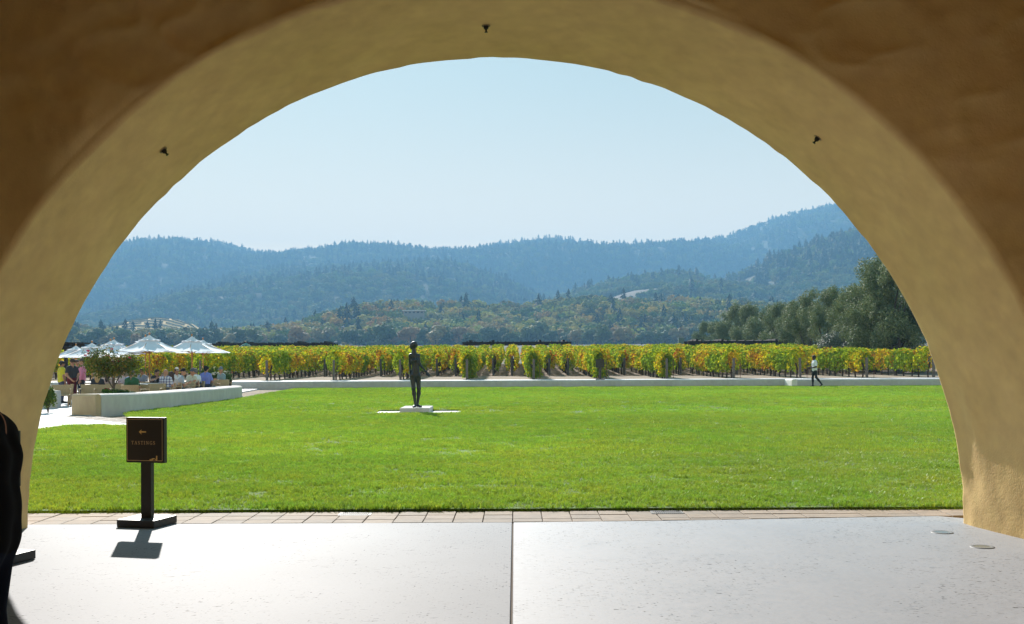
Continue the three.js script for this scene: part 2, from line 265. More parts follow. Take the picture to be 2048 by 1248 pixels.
// ---------------------------------------------------------------- lawn
const inWall = (x, d) => false;
const turfCut = [[X(745, 34.9), X(920, 34.9)], [34.75, 36.6]];
{
  // outline of the turf: strip edge, far wall, terrace wall, path
  const [pa, pb, pc] = [G(60, 862), G(250, 852), G(262, 846)];
  const out = [[-9.2, 12.26], [9.2, 12.26], [26, 30], [40, 66.05], [-12.8, 66.05], [-12.1, 52], [-11.9, 45], [-12.0, 39], [-12.35, 36], [-11.6, 33.6], pc, pb, [pb[0] - 1.4, pb[1] - 0.35], pa, [pa[0] - 2, pa[1] - 0.2], [-13, 20]];
  const sh = new THREE.Shape(out.map((p) => new THREE.Vector2(...p)));
  const hole = new THREE.Path([[turfCut[0][0], turfCut[1][0]], [turfCut[0][1], turfCut[1][0]], [turfCut[0][1], turfCut[1][1]], [turfCut[0][0], turfCut[1][1]]].map((p) => new THREE.Vector2(...p)));
  sh.holes.push(hole);
  const g = new THREE.ExtrudeGeometry(sh, { depth: 0.06, bevelEnabled: false, steps: 1 }); g.rotateX(-Math.PI / 2); g.translate(0, -0.034, 0);
  const grassMap = tex(1024, (u, v) => { const a = pf(u, v, 6, 6, 200, 5), b = pn(u, v, 300, 300, 207), c = pf(u, v, 40, 40, 212, 3); const k = 0.5 + 0.28 * (a - 0.5) + 0.35 * (b - 0.5) + 0.3 * (c - 0.5); return [k * 0.72, k, k * 0.26]; }, true, 0.2);
  const grassBump = tex(512, (u, v) => 0.5 * pn(u, v, 190, 190, 220) + 0.5 * pf(u, v, 30, 30, 222, 3), false, 0.4);
  const m = mat(0.68, 0.68, 0.36, 0.95, { map: grassMap, bumpMap: grassBump, bumpScale: 0.03 });
  add(mesh(g, m), 'lawn', 'wide mown green lawn between the gateway and the low wall', 'lawn', null, 'structure');
  // grass blades as tufts, densest close by
  const poly = out, inside = (x, d) => { let c = false; for (let i = 0, j = poly.length - 1; i < poly.length; j = i++) { const [xi, yi] = poly[i], [xj, yj] = poly[j]; if ((yi > d) !== (yj > d) && x < (xj - xi) * (d - yi) / (yj - yi) + xi) c = !c; } return c && !(x > turfCut[0][0] && x < turfCut[0][1] && d > turfCut[1][0] - 0.3 && d < turfCut[1][1]); };
  const tuft = (n, rad, h, w, seed) => {
    const r = rng(seed), pos = [], nor = [], idx = [];
    for (let i = 0; i < n; i++) {
      const a = r() * 6.283, q = Math.sqrt(r()) * rad, x = Math.cos(a) * q, z = Math.sin(a) * q, b = r() * 6.283, hh = h * rr(0.55, 1.15, r), lean = hh * rr(0.1, 0.9, r), dx = Math.cos(b) * w, dz = Math.sin(b) * w, lx = -Math.sin(b) * lean, lz = Math.cos(b) * lean, k = pos.length / 3;
      pos.push(x - dx, 0, z - dz, x + dx, 0, z + dz, x + dx * 0.8 + lx * 0.4, hh * 0.6, z + dz * 0.8 + lz * 0.4, x - dx * 0.8 + lx * 0.4, hh * 0.6, z - dz * 0.8 + lz * 0.4, x + lx, hh, z + lz);
      idx.push(k, k + 1, k + 2, k, k + 2, k + 3, k + 3, k + 2, k + 4);
    }
    return geoFrom(pos, null, null, idx);
  };
  const blade = pmat(0.345, 0.49, 0.055, 0.72, { specularIntensity: 0.3, transmission: 0.55, thickness: 0, side: THREE.DoubleSide });
  const glossy = pmat(0.24, 0.36, 0.06, 0.5, { specularIntensity: 0.8, side: THREE.DoubleSide });
  const bladeFar = blade.clone(); bladeFar.specularIntensity = 0.2;
  const zone = (d0, d1, per, n, rad, h, w, seed) => {
    const r = rng(seed), list = [], wid = (d) => 0.5 * d + 1.5;
    const area = (d1 - d0) * (wid(d0) + wid(d1)), cnt = Math.round(area * per), M = new THREE.Matrix4(), Qt = new THREE.Quaternion(), E = new THREE.Euler(), C = new THREE.Color(), cols = [];
    for (let i = 0; i < cnt; i++) {
      const d = d0 + (d1 - d0) * r(), x = (r() * 2 - 1) * wid(d1); if (Math.abs(x) > wid(d) || !inside(x, d)) continue;
      const nn = 0.5 + 0.5 * fbm3(x * 1.6, d * 1.6, 2, 3), big = noise3(x * 0.25, d * 0.2, 8); if (r() > 0.25 + 1.4 * nn) continue;
      const s = rr(0.75, 1.2, r) * (0.42 + 1.15 * nn); E.set(0, r() * 6.283, 0); Qt.setFromEuler(E);
      list.push(M.clone().compose(new THREE.Vector3(x, 0.024, -d), Qt, new THREE.Vector3(s, s, s)));
      const k = rr(0.8, 1.2, r) * (1 + 0.12 * big), dry = 1 + 0.09 * noise3(x * 0.5, d * 0.35, 12) + 0.1 * noise3(x * 2, d * 2, 13); cols.push(C.clone().setRGB(k * rr(0.85, 1.15, r) * dry, k, k * 0.95));
    }
    const im = new THREE.InstancedMesh(tuft(n, rad, h, w, seed + 1), seed === 51 ? bladeFar : blade, list.length); list.forEach((m4, i) => { im.setMatrixAt(i, m4); im.setColorAt(i, cols[i]); });
    const wet = list.filter((_, i) => i % 14 === 0), wm = new THREE.InstancedMesh(im.geometry, glossy, wet.length); wet.forEach((m4, i) => { wm.setMatrixAt(i, m4.clone().multiply(new THREE.Matrix4().makeRotationY(1.1)).multiply(new THREE.Matrix4().makeScale(1.1, 1.08, 1.1))); });
    if (seed !== 51) add(wm, 'grass', 'glossy upper blades of the mown lawn', 'grass', 'grass of the lawn', 'stuff');
    im.castShadow = im.receiveShadow = true;
    add(im, 'grass', 'short green grass blades of the mown lawn', 'grass', 'grass of the lawn', 'stuff');
  };
  zone(12.25, 19, 700, 14, 0.05, 0.042, 0.0024, 31);
  zone(19, 34, 230, 14, 0.085, 0.046, 0.0045, 41);
  zone(34, 66, 64, 16, 0.16, 0.048, 0.009, 51);
}

// ---------------------------------------------------------------- low walls, terrace, path
const capWall = (pts, thick, h0, h1, round = true) => {     // a wall along (x, d) points, its top running from h0 to h1
  const curve = new THREE.CatmullRomCurve3(pts.map(([x, d]) => new THREE.Vector3(x, 0, -d)), false, 'centripetal'), n = pts.length < 3 ? 8 : 60, pos = [], uv = [], idx = [];
  const e = 0.09, half = thick / 2, sec = [[-half, -0.1], ...[0, 1, 2, 3].map((i) => { const a = i / 3 * Math.PI / 2; return [-half + e - e * Math.cos(a), 1 - e + e * Math.sin(a)]; }), ...[0, 1, 2, 3].map((i) => { const a = i / 3 * Math.PI / 2; return [half - e + e * Math.sin(a), 1 - e + e * Math.cos(a)]; }), [half, -0.1]];
  let len = 0, pv = null; const S = sec.length;
  for (let i = 0; i <= n; i++) {
    const t = i / n, p = pts.length < 3 ? new THREE.Vector3(lerp(pts[0][0], pts[1][0], t), 0, -lerp(pts[0][1], pts[1][1], t)) : curve.getPoint(t), tg = pts.length < 3 ? new THREE.Vector3(pts[1][0] - pts[0][0], 0, pts[0][1] - pts[1][1]).normalize() : curve.getTangent(t), nx = -tg.z, nz = tg.x; if (pv) len += p.distanceTo(pv); pv = p.clone();
    const h = lerp(h0, h1, t); let v = 0;
    sec.forEach(([o, y], k) => { const yy = y > 0.85 ? h - (1 - y) : y, wob = 0.008 * noise3(p.x * 1.3, yy * 3, p.z * 1.3 + o); pos.push(p.x + nx * (o + wob), yy + (y > 0.85 ? 0.006 * noise3(p.x, p.z, 3) : 0), p.z + nz * (o + wob)); uv.push(len, v); v += k ? Math.hypot(o - sec[k - 1][0], 0.3) : 0.4; });
  }
  for (let i = 0; i < n; i++) for (let k = 0; k < S - 1; k++) { const a = i * S + k; idx.push(a, a + 1, a + S, a + 1, a + S + 1, a + S); }
  for (const [b, f] of [[0, 1], [n * S, -1]]) for (let k = 1; k < S - 1; k++) f > 0 ? idx.push(b, b + k + 1, b + k) : idx.push(b, b + k, b + k + 1);
  return toCreasedNormals(geoFrom(pos, null, uv, idx), 0.9);
};
const terraceLine = [[-13.2, 34.65], [-12.92, 35.6], [-12.8, 36.6], [-12.6, 38.8], [-12.45, 42.2], [-12.42, 45.7], [-12.6, 49.2], [-13.0, 51.2], [-13.7, 52.4], [-14.6, 52.9], [-15.6, 53.0]];
{
  const w1 = mesh(capWall([[-40, 66.3], [X(1578, 66.3), 66.3]], 0.42, 0.40, 0.44), plaster); add(w1, 'low_wall', 'long low grey plaster wall between the lawn and the vineyard', 'wall');
  const w2 = mesh(capWall([[X(1590, 65.2), 65.35], [42, 65.35]], 0.55, 0.42, 0.44), plaster); add(w2, 'low_wall', 'low plaster wall stepped forward behind the walking man in white', 'wall');
  const w3 = mesh(capWall([[X(1588, 65.1), 65.0], [X(1574, 66.1), 66.2]], 0.34, 0.43, 0.43), mat(0.86, 0.84, 0.80, 0.9, { map: stuccoMap })); add(w3, 'low_wall', 'short return coloured paler to look sunlit between the two long low walls', 'wall');  // paler plaster colour stands in for sunlight on this return
  const w4 = mesh(capWall(terraceLine, 1.05, 0.64, 0.46), plaster); add(w4, 'terrace_wall', 'curved grey plaster wall round the dining terrace', 'wall');
  const w5 = mesh(capWall([[-13.66, 34.86], [-12.74, 34.38]], 0.2, 0.65, 0.65), mat(0.55, 0.42, 0.26, 0.92, { map: stuccoMap, bumpMap: stuccoBump, bumpScale: 0.012 })); add(w5, 'wall_end', 'tan end block of the curved terrace wall by the path', 'wall');
  const [gx, gd] = G(126, 817); const w6 = mesh(capWall([[gx - 0.25, gd + 0.25], [gx - 6, gd - 0.4]], 0.5, 0.63, 0.63), plaster); add(w6, 'terrace_wall', 'short plaster wall with a clipped shrub before it beside the terrace opening', 'wall');
  add(mesh(slab([[-40, 66.52], [42, 66.52], [42, 69.4], [-40, 69.5]], 0.1, 0.418), whitePaving), 'walkway', 'pale paved walkway along the top of the low wall', 'path', null, 'structure');
  const pathPts = [G(20, 868), G(60, 861.6), G(165, 857), G(248, 851), G(258, 847), G(190, 834), [-13.0, 34.4], [-13.7, 36], [-12.9, 42], [-12.7, 52.5], [-14, 54], [-15, 65.8], [-44, 65.8], [-44, 36], [-24, 31]];
  add(mesh(slab(pathPts, 0.08, 0.004), whitePaving), 'path', 'white paved path and terrace floor', 'path', null, 'structure');
  const ps = new THREE.Group(); add(ps, 'paver_edging', 'grey stone paver edging along the foot of the terrace wall', 'paving', null, 'structure');
  const A = G(118, 833), B = G(262, 849); for (let i = 0; i < 9; i++) for (let j = 0; j < 2; j++) { const t0 = (i + 0.03) / 9, t1 = (i + 0.97) / 9, o = 0.04 + j * 0.46; const a = [lerp(A[0], B[0], t0) + 0.1, lerp(A[1], B[1], t0) + o], b = [lerp(A[0], B[0], t1) + 0.1, lerp(A[1], B[1], t1) + o]; part(ps, 'paver', slab([a, b, [b[0] + 0.12, b[1] + 0.43], [a[0] + 0.12, a[1] + 0.43]], 0.05, 0.012 + 0.003 * (i % 2), 0.004), paverMats[(i + j * 3) % 4]); }
}
// ---------------------------------------------------------------- figures: tapered capsules joined by a smooth minimum, meshed on a grid
function netMesh(bones, cell, k) {
  const lo = [1e9, 1e9, 1e9], hi = [-1e9, -1e9, -1e9], pad = cell * 3;
  for (const b of bones) for (const [p, r] of [[b.a, b.ra], [b.b, b.rb]]) for (let i = 0; i < 3; i++) { lo[i] = Math.min(lo[i], p[i] - r - pad); hi[i] = Math.max(hi[i], p[i] + r + pad); }
  const n = lo.map((l, i) => Math.ceil((hi[i] - l) / cell) + 1), [nx, ny, nz] = n, f = new Float32Array(nx * ny * nz).fill(1e3);
  const dist = (b, x, y, z) => { const ax = b.b[0] - b.a[0], ay = b.b[1] - b.a[1], az = b.b[2] - b.a[2], L = ax * ax + ay * ay + az * az + 1e-9; const t = clamp(((x - b.a[0]) * ax + (y - b.a[1]) * ay + (z - b.a[2]) * az) / L); return Math.hypot(x - b.a[0] - ax * t, y - b.a[1] - ay * t, z - b.a[2] - az * t) - lerp(b.ra, b.rb, t); };
  for (const b of bones) {
    const kk = b.k ?? k, i0 = [], i1 = [], m = Math.max(b.ra, b.rb) + kk + cell * 2;
    for (let i = 0; i < 3; i++) { i0[i] = Math.max(0, Math.floor((Math.min(b.a[i], b.b[i]) - m - lo[i]) / cell)); i1[i] = Math.min(n[i] - 1, Math.ceil((Math.max(b.a[i], b.b[i]) + m - lo[i]) / cell)); }
    for (let z = i0[2]; z <= i1[2]; z++) for (let y = i0[1]; y <= i1[1]; y++) for (let x = i0[0]; x <= i1[0]; x++) {
      const q = (z * ny + y) * nx + x, d = dist(b, lo[0] + x * cell, lo[1] + y * cell, lo[2] + z * cell), o = f[q];
      if (b.cut) { f[q] = Math.max(o, -d); continue; }
      const h = Math.max(kk - Math.abs(o - d), 0) / kk; f[q] = Math.min(o, d) - h * h * kk / 4;
    }
  }
  const id = new Int32Array(nx * ny * nz).fill(-1), pos = [], idx = [], col = [], at = (x, y, z) => (z * ny + y) * nx + x;
  const E = [[0, 1], [0, 2], [0, 4], [1, 3], [1, 5], [2, 3], [2, 6], [3, 7], [4, 5], [4, 6], [5, 7], [6, 7]];
  for (let z = 0; z < nz - 1; z++) for (let y = 0; y < ny - 1; y++) for (let x = 0; x < nx - 1; x++) {
    const v = []; let s = 0; for (let c = 0; c < 8; c++) { v[c] = f[at(x + (c & 1), y + (c >> 1 & 1), z + (c >> 2))]; if (v[c] < 0) s++; }
    if (s === 0 || s === 8) continue;
    let px = 0, py = 0, pz = 0, m = 0;
    for (const [a, b] of E) if ((v[a] < 0) !== (v[b] < 0)) { const t = v[a] / (v[a] - v[b]); px += lerp(a & 1, b & 1, t); py += lerp(a >> 1 & 1, b >> 1 & 1, t); pz += lerp(a >> 2, b >> 2, t); m++; }
    id[at(x, y, z)] = pos.length / 3; const P = [lo[0] + (x + px / m) * cell, lo[1] + (y + py / m) * cell, lo[2] + (z + pz / m) * cell]; pos.push(...P);
    let best = 1e9, c = [1, 1, 1]; for (const b of bones) { if (b.cut || !b.c) continue; const d = dist(b, ...P); if (d < best) { best = d; c = b.c; } } col.push(...(typeof c === 'function' ? c(P) : c));
  }
  for (let z = 1; z < nz - 1; z++) for (let y = 1; y < ny - 1; y++) for (let x = 1; x < nx - 1; x++) {
    const a = f[at(x, y, z)] < 0;
    for (const [dx, dy, dz, q] of [[1, 0, 0, [[0, 0, 0], [0, -1, 0], [0, -1, -1], [0, 0, -1]]], [0, 1, 0, [[0, 0, 0], [0, 0, -1], [-1, 0, -1], [-1, 0, 0]]], [0, 0, 1, [[0, 0, 0], [-1, 0, 0], [-1, -1, 0], [0, -1, 0]]]]) {
      const b = f[at(x + dx, y + dy, z + dz)] < 0; if (a === b) continue;
      const w = q.map(([i, j, l]) => id[at(x + i, y + j, z + l)]); if (w.some((i) => i < 0)) continue;
      a ? idx.push(w[0], w[1], w[2], w[0], w[2], w[3]) : idx.push(w[0], w[2], w[1], w[0], w[3], w[2]);
    }
  }
  const g = geoFrom(pos, null, null, idx, col); return g;
}
const V = (...a) => new THREE.Vector3(...a);
function handBones(w, dir, palm, side, c, s = 1, curl = 0.5) {     // palm and five separate, unequal, bent fingers
  const D = V(...dir).normalize(), Np = V(...palm).sub(D.clone().multiplyScalar(V(...palm).dot(D))).normalize(), S = D.clone().cross(Np).multiplyScalar(side), W = V(...w), out = [];
  const P = (l, o, h = 0) => W.clone().addScaledVector(D, l * s).addScaledVector(S, o * s).addScaledVector(Np, h * s);
  const B = (a, b, ra, rb) => out.push({ a: a.toArray(), b: b.toArray(), ra: ra * s, rb: rb * s, c });
  B(P(-0.02, 0), P(0.03, 0), 0.027, 0.024); for (const o of [-0.026, -0.009, 0.009, 0.026]) B(P(0.02, o * 0.7), P(0.09, o), 0.016, 0.0125);
  [[0.027, 0.07], [0.0095, 0.08], [-0.0095, 0.074], [-0.027, 0.058]].forEach(([o, L], i) => { const k = P(0.092, o), m = P(0.092 + L * 0.5, o * 1.12, L * 0.18 * curl * 2), t = P(0.092 + L * (1 - 0.35 * curl), o * 1.15, L * 0.62 * curl * 1.5); B(k, m, 0.0098, 0.0088); B(m, t, 0.0088, 0.0072); void i; });
  B(P(0.025, 0.03, 0.006), P(0.058, 0.054, 0.018), 0.0135, 0.011); B(P(0.058, 0.054, 0.018), P(0.088, 0.058, 0.03), 0.0108, 0.0085);
  return out;
}
const skinMats = {};
const clothMat = new THREE.MeshStandardMaterial({ vertexColors: true, roughness: 0.85 });
const SKIN = [0.42, 0.22, 0.14], SKIN2 = [0.30, 0.15, 0.09], SKIN3 = [0.06, 0.032, 0.022];
function person(o) {
  const s = (o.h ?? 1.75) / 1.75, sit = o.sit, skin = o.skin ?? SKIN, shirt = o.shirt, pants = o.pants ?? [0.04, 0.045, 0.07], shoe = o.shoes ?? [0.03, 0.025, 0.02], lean = o.lean ?? 0, cell = o.cell ?? 0.018, girth = o.girth ?? 1;
  const py = sit ? 0.53 : 0.95, B = []; const bone = (a, b, ra, rb, c, k) => B.push({ a, b, ra, rb, c, k });
  const up = (h, z = 0) => [0, py + h * Math.cos(lean), z + h * Math.sin(lean)];
  const off = (p, x, y = 0, z = 0) => [p[0] + x, p[1] + y, p[2] + z];
  const waist = up(0.12), chest = up(0.36), neckB = up(0.5), headC = off(up(0.68), 0, 0, o.headZ ?? 0.03);
  for (const e of [-1, 1]) { bone(off(up(0), e * 0.075), off(waist, e * 0.07), 0.105 * girth, 0.1 * girth, o.untucked ? shirt : pants); bone(off(waist, e * 0.07), off(chest, e * 0.085), 0.105 * girth, 0.118, shirt); bone(off(chest, e * 0.085), off(neckB, e * 0.1, -0.03), 0.112, 0.075, shirt); bone(off(neckB, e * 0.03), off(neckB, e * 0.165, -0.045), 0.06, 0.062, shirt); }
  if (o.belly) bone(off(waist, 0, 0.02, 0.07), off(waist, 0, 0.1, 0.06), o.belly, o.belly * 0.9, shirt);
  if (o.bust) for (const e of [-1, 1]) bone(off(chest, e * 0.075, 0, 0.085), off(chest, e * 0.07, -0.02, 0.095), o.bust, o.bust, shirt);
  // neck and head, turned and tilted
  const ht = o.turn ?? 0, nod = o.nod ?? 0, hd = (x, y, z) => { const y1 = y * Math.cos(nod) - z * Math.sin(nod), z1 = y * Math.sin(nod) + z * Math.cos(nod); return [headC[0] + x * Math.cos(ht) + z1 * Math.sin(ht), headC[1] + y1, headC[2] - x * Math.sin(ht) + z1 * Math.cos(ht)]; };
  bone(off(neckB, 0, 0.0), off(headC, 0, -0.05, -0.015), 0.058, 0.052, skin); bone(hd(0, 0.035, -0.015), hd(0, 0.02, 0.02), 0.088, 0.082, skin); bone(hd(0, -0.045, 0.035), hd(0, -0.06, 0.05), 0.058, 0.042, skin);
  bone(hd(0, 0.005, 0.092), hd(0, -0.022, 0.108), 0.01, 0.014, skin, 0.012); bone(hd(-0.03, 0.028, 0.083), hd(0.03, 0.028, 0.083), 0.014, 0.014, skin, 0.012); bone(hd(-0.018, -0.058, 0.088), hd(0.018, -0.058, 0.088), 0.008, 0.008, skin.map((v, i) => v * [0.85, 0.6, 0.6][i]), 0.008);
  for (const e of [-1, 1]) { bone(hd(e * 0.088, 0.012, -0.005), hd(e * 0.09, -0.015, 0.002), 0.016, 0.012, skin, 0.01); B.push({ a: hd(e * 0.032, 0.008, 0.098), b: hd(e * 0.034, 0.008, 0.098), ra: 0.011, rb: 0.011, c: [0.03, 0.02, 0.02], k: 0.004 }); }
  // legs
  for (const [i, e] of [[0, -1], [1, 1]]) {
    const hip = off(up(-0.02), e * 0.088), L = o.legs?.[i], knee = L ? L[0] : sit ? [e * 0.12, py - 0.02, 0.43] : [e * 0.1, 0.5, 0.02], ank = L ? L[1] : sit ? [e * 0.12, 0.1, 0.4] : [e * 0.1, 0.09, -0.01], pc = o.shorts ? skin : pants;
    const toe = L?.[2] ?? [ank[0] + e * 0.03, 0.035, ank[2] + 0.17];
    bone(hip, knee, 0.092 * girth, 0.06, pants); bone(knee, [lerp(knee[0], ank[0], 0.35), lerp(knee[1], ank[1], 0.35), lerp(knee[2], ank[2], 0.35) - 0.012], 0.06, 0.058, pc); bone([lerp(knee[0], ank[0], 0.3), lerp(knee[1], ank[1], 0.3), lerp(knee[2], ank[2], 0.3) - 0.012], ank, 0.058, 0.043, pc); bone(off(ank, 0, -0.03, -0.03), toe, 0.045, 0.036, shoe, 0.02);
  }
  // arms
  const hands = [];
  for (const [i, e] of [[0, -1], [1, 1]]) {
    const sh = off(neckB, e * 0.185, -0.06), A = o.arms?.[i], el = A ? A[0] : off(sh, e * 0.06, -0.28, sit ? 0.08 : -0.02), wr = A ? A[1] : sit ? [e * 0.14, py + 0.26, 0.36] : off(el, e * 0.01, -0.25, 0.06), mid = el.map((v, q) => lerp(sh[q], v, o.sleeve ?? 0.6)), lc = o.long ? shirt : skin;
    bone(sh, mid, 0.062, 0.055, shirt); bone(mid, el, o.long ? 0.052 : 0.046, 0.042, lc); bone(el, wr, 0.043, 0.029, lc);
    hands.push(handBones(wr, wr.map((v, q) => v - el[q]), A?.[2] ?? [-e, 0, sit ? 0 : 0.2], e, skin, 1.02, o.curl ?? 0.5));
  }
  const gs = [netMesh(B, cell, o.k ?? 0.05), ...hands.map((h) => netMesh(h, 0.0065, 0.008))], g = mergeGeometries(gs.map((q) => q.toNonIndexed()));
  const merged = g; merged.scale(s, s, s);
  const body = mesh(merged, o.mat ?? clothMat); body.position.set(o.x, o.y ?? 0.004, -o.d); body.rotation.y = o.yaw ?? 0;
  const kid = (name, bones, c, cl = 0.014, k = 0.02, m) => { const q = netMesh(bones.map(([a, b, ra, rb, cut]) => ({ a, b, ra, rb: rb ?? ra, c, cut })), cl, k); q.scale(s, s, s); part(body, name, q, m ?? clothMat); };
  const hc = o.hair;
  if (hc) { const list = [[hd(0, 0.05, -0.028), hd(0, 0.045, 0.004), 0.093], [hd(0, 0.0, -0.045), hd(0, -0.03, -0.04), 0.072, 0.055], [hd(-0.05, 0.06, 0.02), hd(0.05, 0.06, 0.02), 0.055]]; if (o.longHair) list.push([hd(0, 0.0, -0.06), off(neckB, 0, -0.08, -0.09), 0.085, 0.07], [hd(-0.06, 0, -0.03), off(neckB, -0.07, -0.04, -0.06), 0.045, 0.04], [hd(0.06, 0, -0.03), off(neckB, 0.07, -0.04, -0.06), 0.045, 0.04]); kid('hair', list, hc); }
  if (o.hat) { kid('hat', [[hd(0, 0.085, -0.01), hd(0, 0.105, 0), 0.088, 0.08], ...[0, 1, 2, 3, 4, 5, 6, 7].map((q) => { const a = q / 8 * 6.283, r = o.brim ? 0.135 : 0.07; return [hd(0, 0.06, 0), hd(Math.sin(a) * r, 0.052, Math.cos(a) * r), 0.03, 0.012]; }), ...(o.brim ? [] : [[hd(-0.04, 0.062, 0.08), hd(-0.03, 0.05, 0.16), 0.02, 0.01], [hd(0.04, 0.062, 0.08), hd(0.03, 0.05, 0.16), 0.02, 0.01]])], o.hat); }
  if (o.glasses) kid('sunglasses', [[hd(-0.05, 0.012, 0.1), hd(-0.018, 0.01, 0.112), 0.015], [hd(0.05, 0.012, 0.1), hd(0.018, 0.01, 0.112), 0.015], [hd(-0.09, 0.016, 0.02), hd(-0.055, 0.014, 0.098), 0.006], [hd(0.09, 0.016, 0.02), hd(0.055, 0.014, 0.098), 0.006]], [0.01, 0.01, 0.012], 0.008, 0.006);
  return add(body, 'person', o.label, 'person', o.group);
}

// ---------------------------------------------------------------- tasting signs
{
  const cv = document.createElement('canvas'); cv.width = cv.height = 512; const c = cv.getContext('2d');
  c.fillStyle = '#241914'; c.fillRect(0, 0, 512, 512);
  const gold = '#dcae66', pale = '#cfa878'; c.strokeStyle = pale; c.lineWidth = 6; c.strokeRect(14, 18, 476, 472);
  c.fillStyle = gold; c.beginPath(); c.moveTo(172, 162); c.lineTo(212, 132); c.lineTo(204, 154); c.lineTo(272, 154); c.lineTo(272, 171); c.lineTo(204, 171); c.lineTo(212, 194); c.closePath(); c.fill();
  c.font = '54px serif'; c.textAlign = 'left'; c.textBaseline = 'alphabetic'; c.fillStyle = pale; const word = 'TASTINGS'; let x = 70; for (const ch of word) { c.fillText(ch, x, 306); x += c.measureText(ch).width + 9; }
  c.fillStyle = gold; c.beginPath(); c.moveTo(318, 490); c.lineTo(318, 474); c.quadraticCurveTo(338, 476, 352, 466); c.quadraticCurveTo(372, 456, 392, 466); c.lineTo(406, 472); c.lineTo(406, 432); c.lineTo(424, 432); c.lineTo(424, 490); c.lineTo(402, 490); c.quadraticCurveTo(400, 476, 384, 472); c.quadraticCurveTo(362, 476, 356, 490); c.closePath(); c.fill();
  const t = new THREE.CanvasTexture(cv); t.colorSpace = THREE.SRGBColorSpace;
  const face = mat(1, 1, 1, 0.5, { map: t });
  const make = (printed) => {
    const g = new THREE.Group();
    part(g, 'base', box(0.42, 0.075, 0.42, 0, 0.0375, 0, 0.006), bronzeDark); part(g, 'post', box(0.115, 0.6, 0.06, 0.005, 0.37, 0, 0.004), bronzeDark);
    const b = part(g, 'board', box(0.43, 0.455, 0.055, 0, 0.855, 0.005, 0.004), bronzeDark); void b;
    const fg = new THREE.PlaneGeometry(0.424, 0.449); fg.translate(0, 0.855, 0.0345); part(b, 'printed_face', fg, face);
    void printed; return g;
  };
  const s1 = make(); s1.position.set(X(293, 11.33), 0.002, -11.33); s1.rotation.y = -0.25; add(s1, 'sign', 'dark standing sign reading TASTINGS with a gold arrow pointing left', 'sign');
  const s2 = make(); s2.position.set(-4.275, 0.002, -9.27); s2.rotation.y = -0.25; s2.children[2].children[0].material = mat(0.018, 0.014, 0.012, 0.5); add(s2, 'sign', 'second dark standing sign half hidden behind the woman in black', 'sign');
  const vg = new THREE.Group();
  part(vg, 'base', box(0.52, 0.07, 0.45, 0, 0.035, 0, 0.006), bronzeDark); part(vg, 'post', box(0.11, 0.72, 0.07, 0, 0.42, 0), bronzeDark); part(vg, 'board', box(0.5, 0.5, 0.05, 0, 0.98, 0.02, 0.004), bronzeDark);
  for (let i = 0; i < 3; i++) part(vg.children[2], 'text_panel', box(0.44, 0.06, 0.008, 0, 1.12 - i * 0.13, 0.049), mat(0.03, 0.024, 0.02, 0.5));
  vg.position.set(X(1200, 67.4), 0.418, -67.4); add(vg, 'sign', 'small dark sign on a post standing before the vines', 'sign');
}

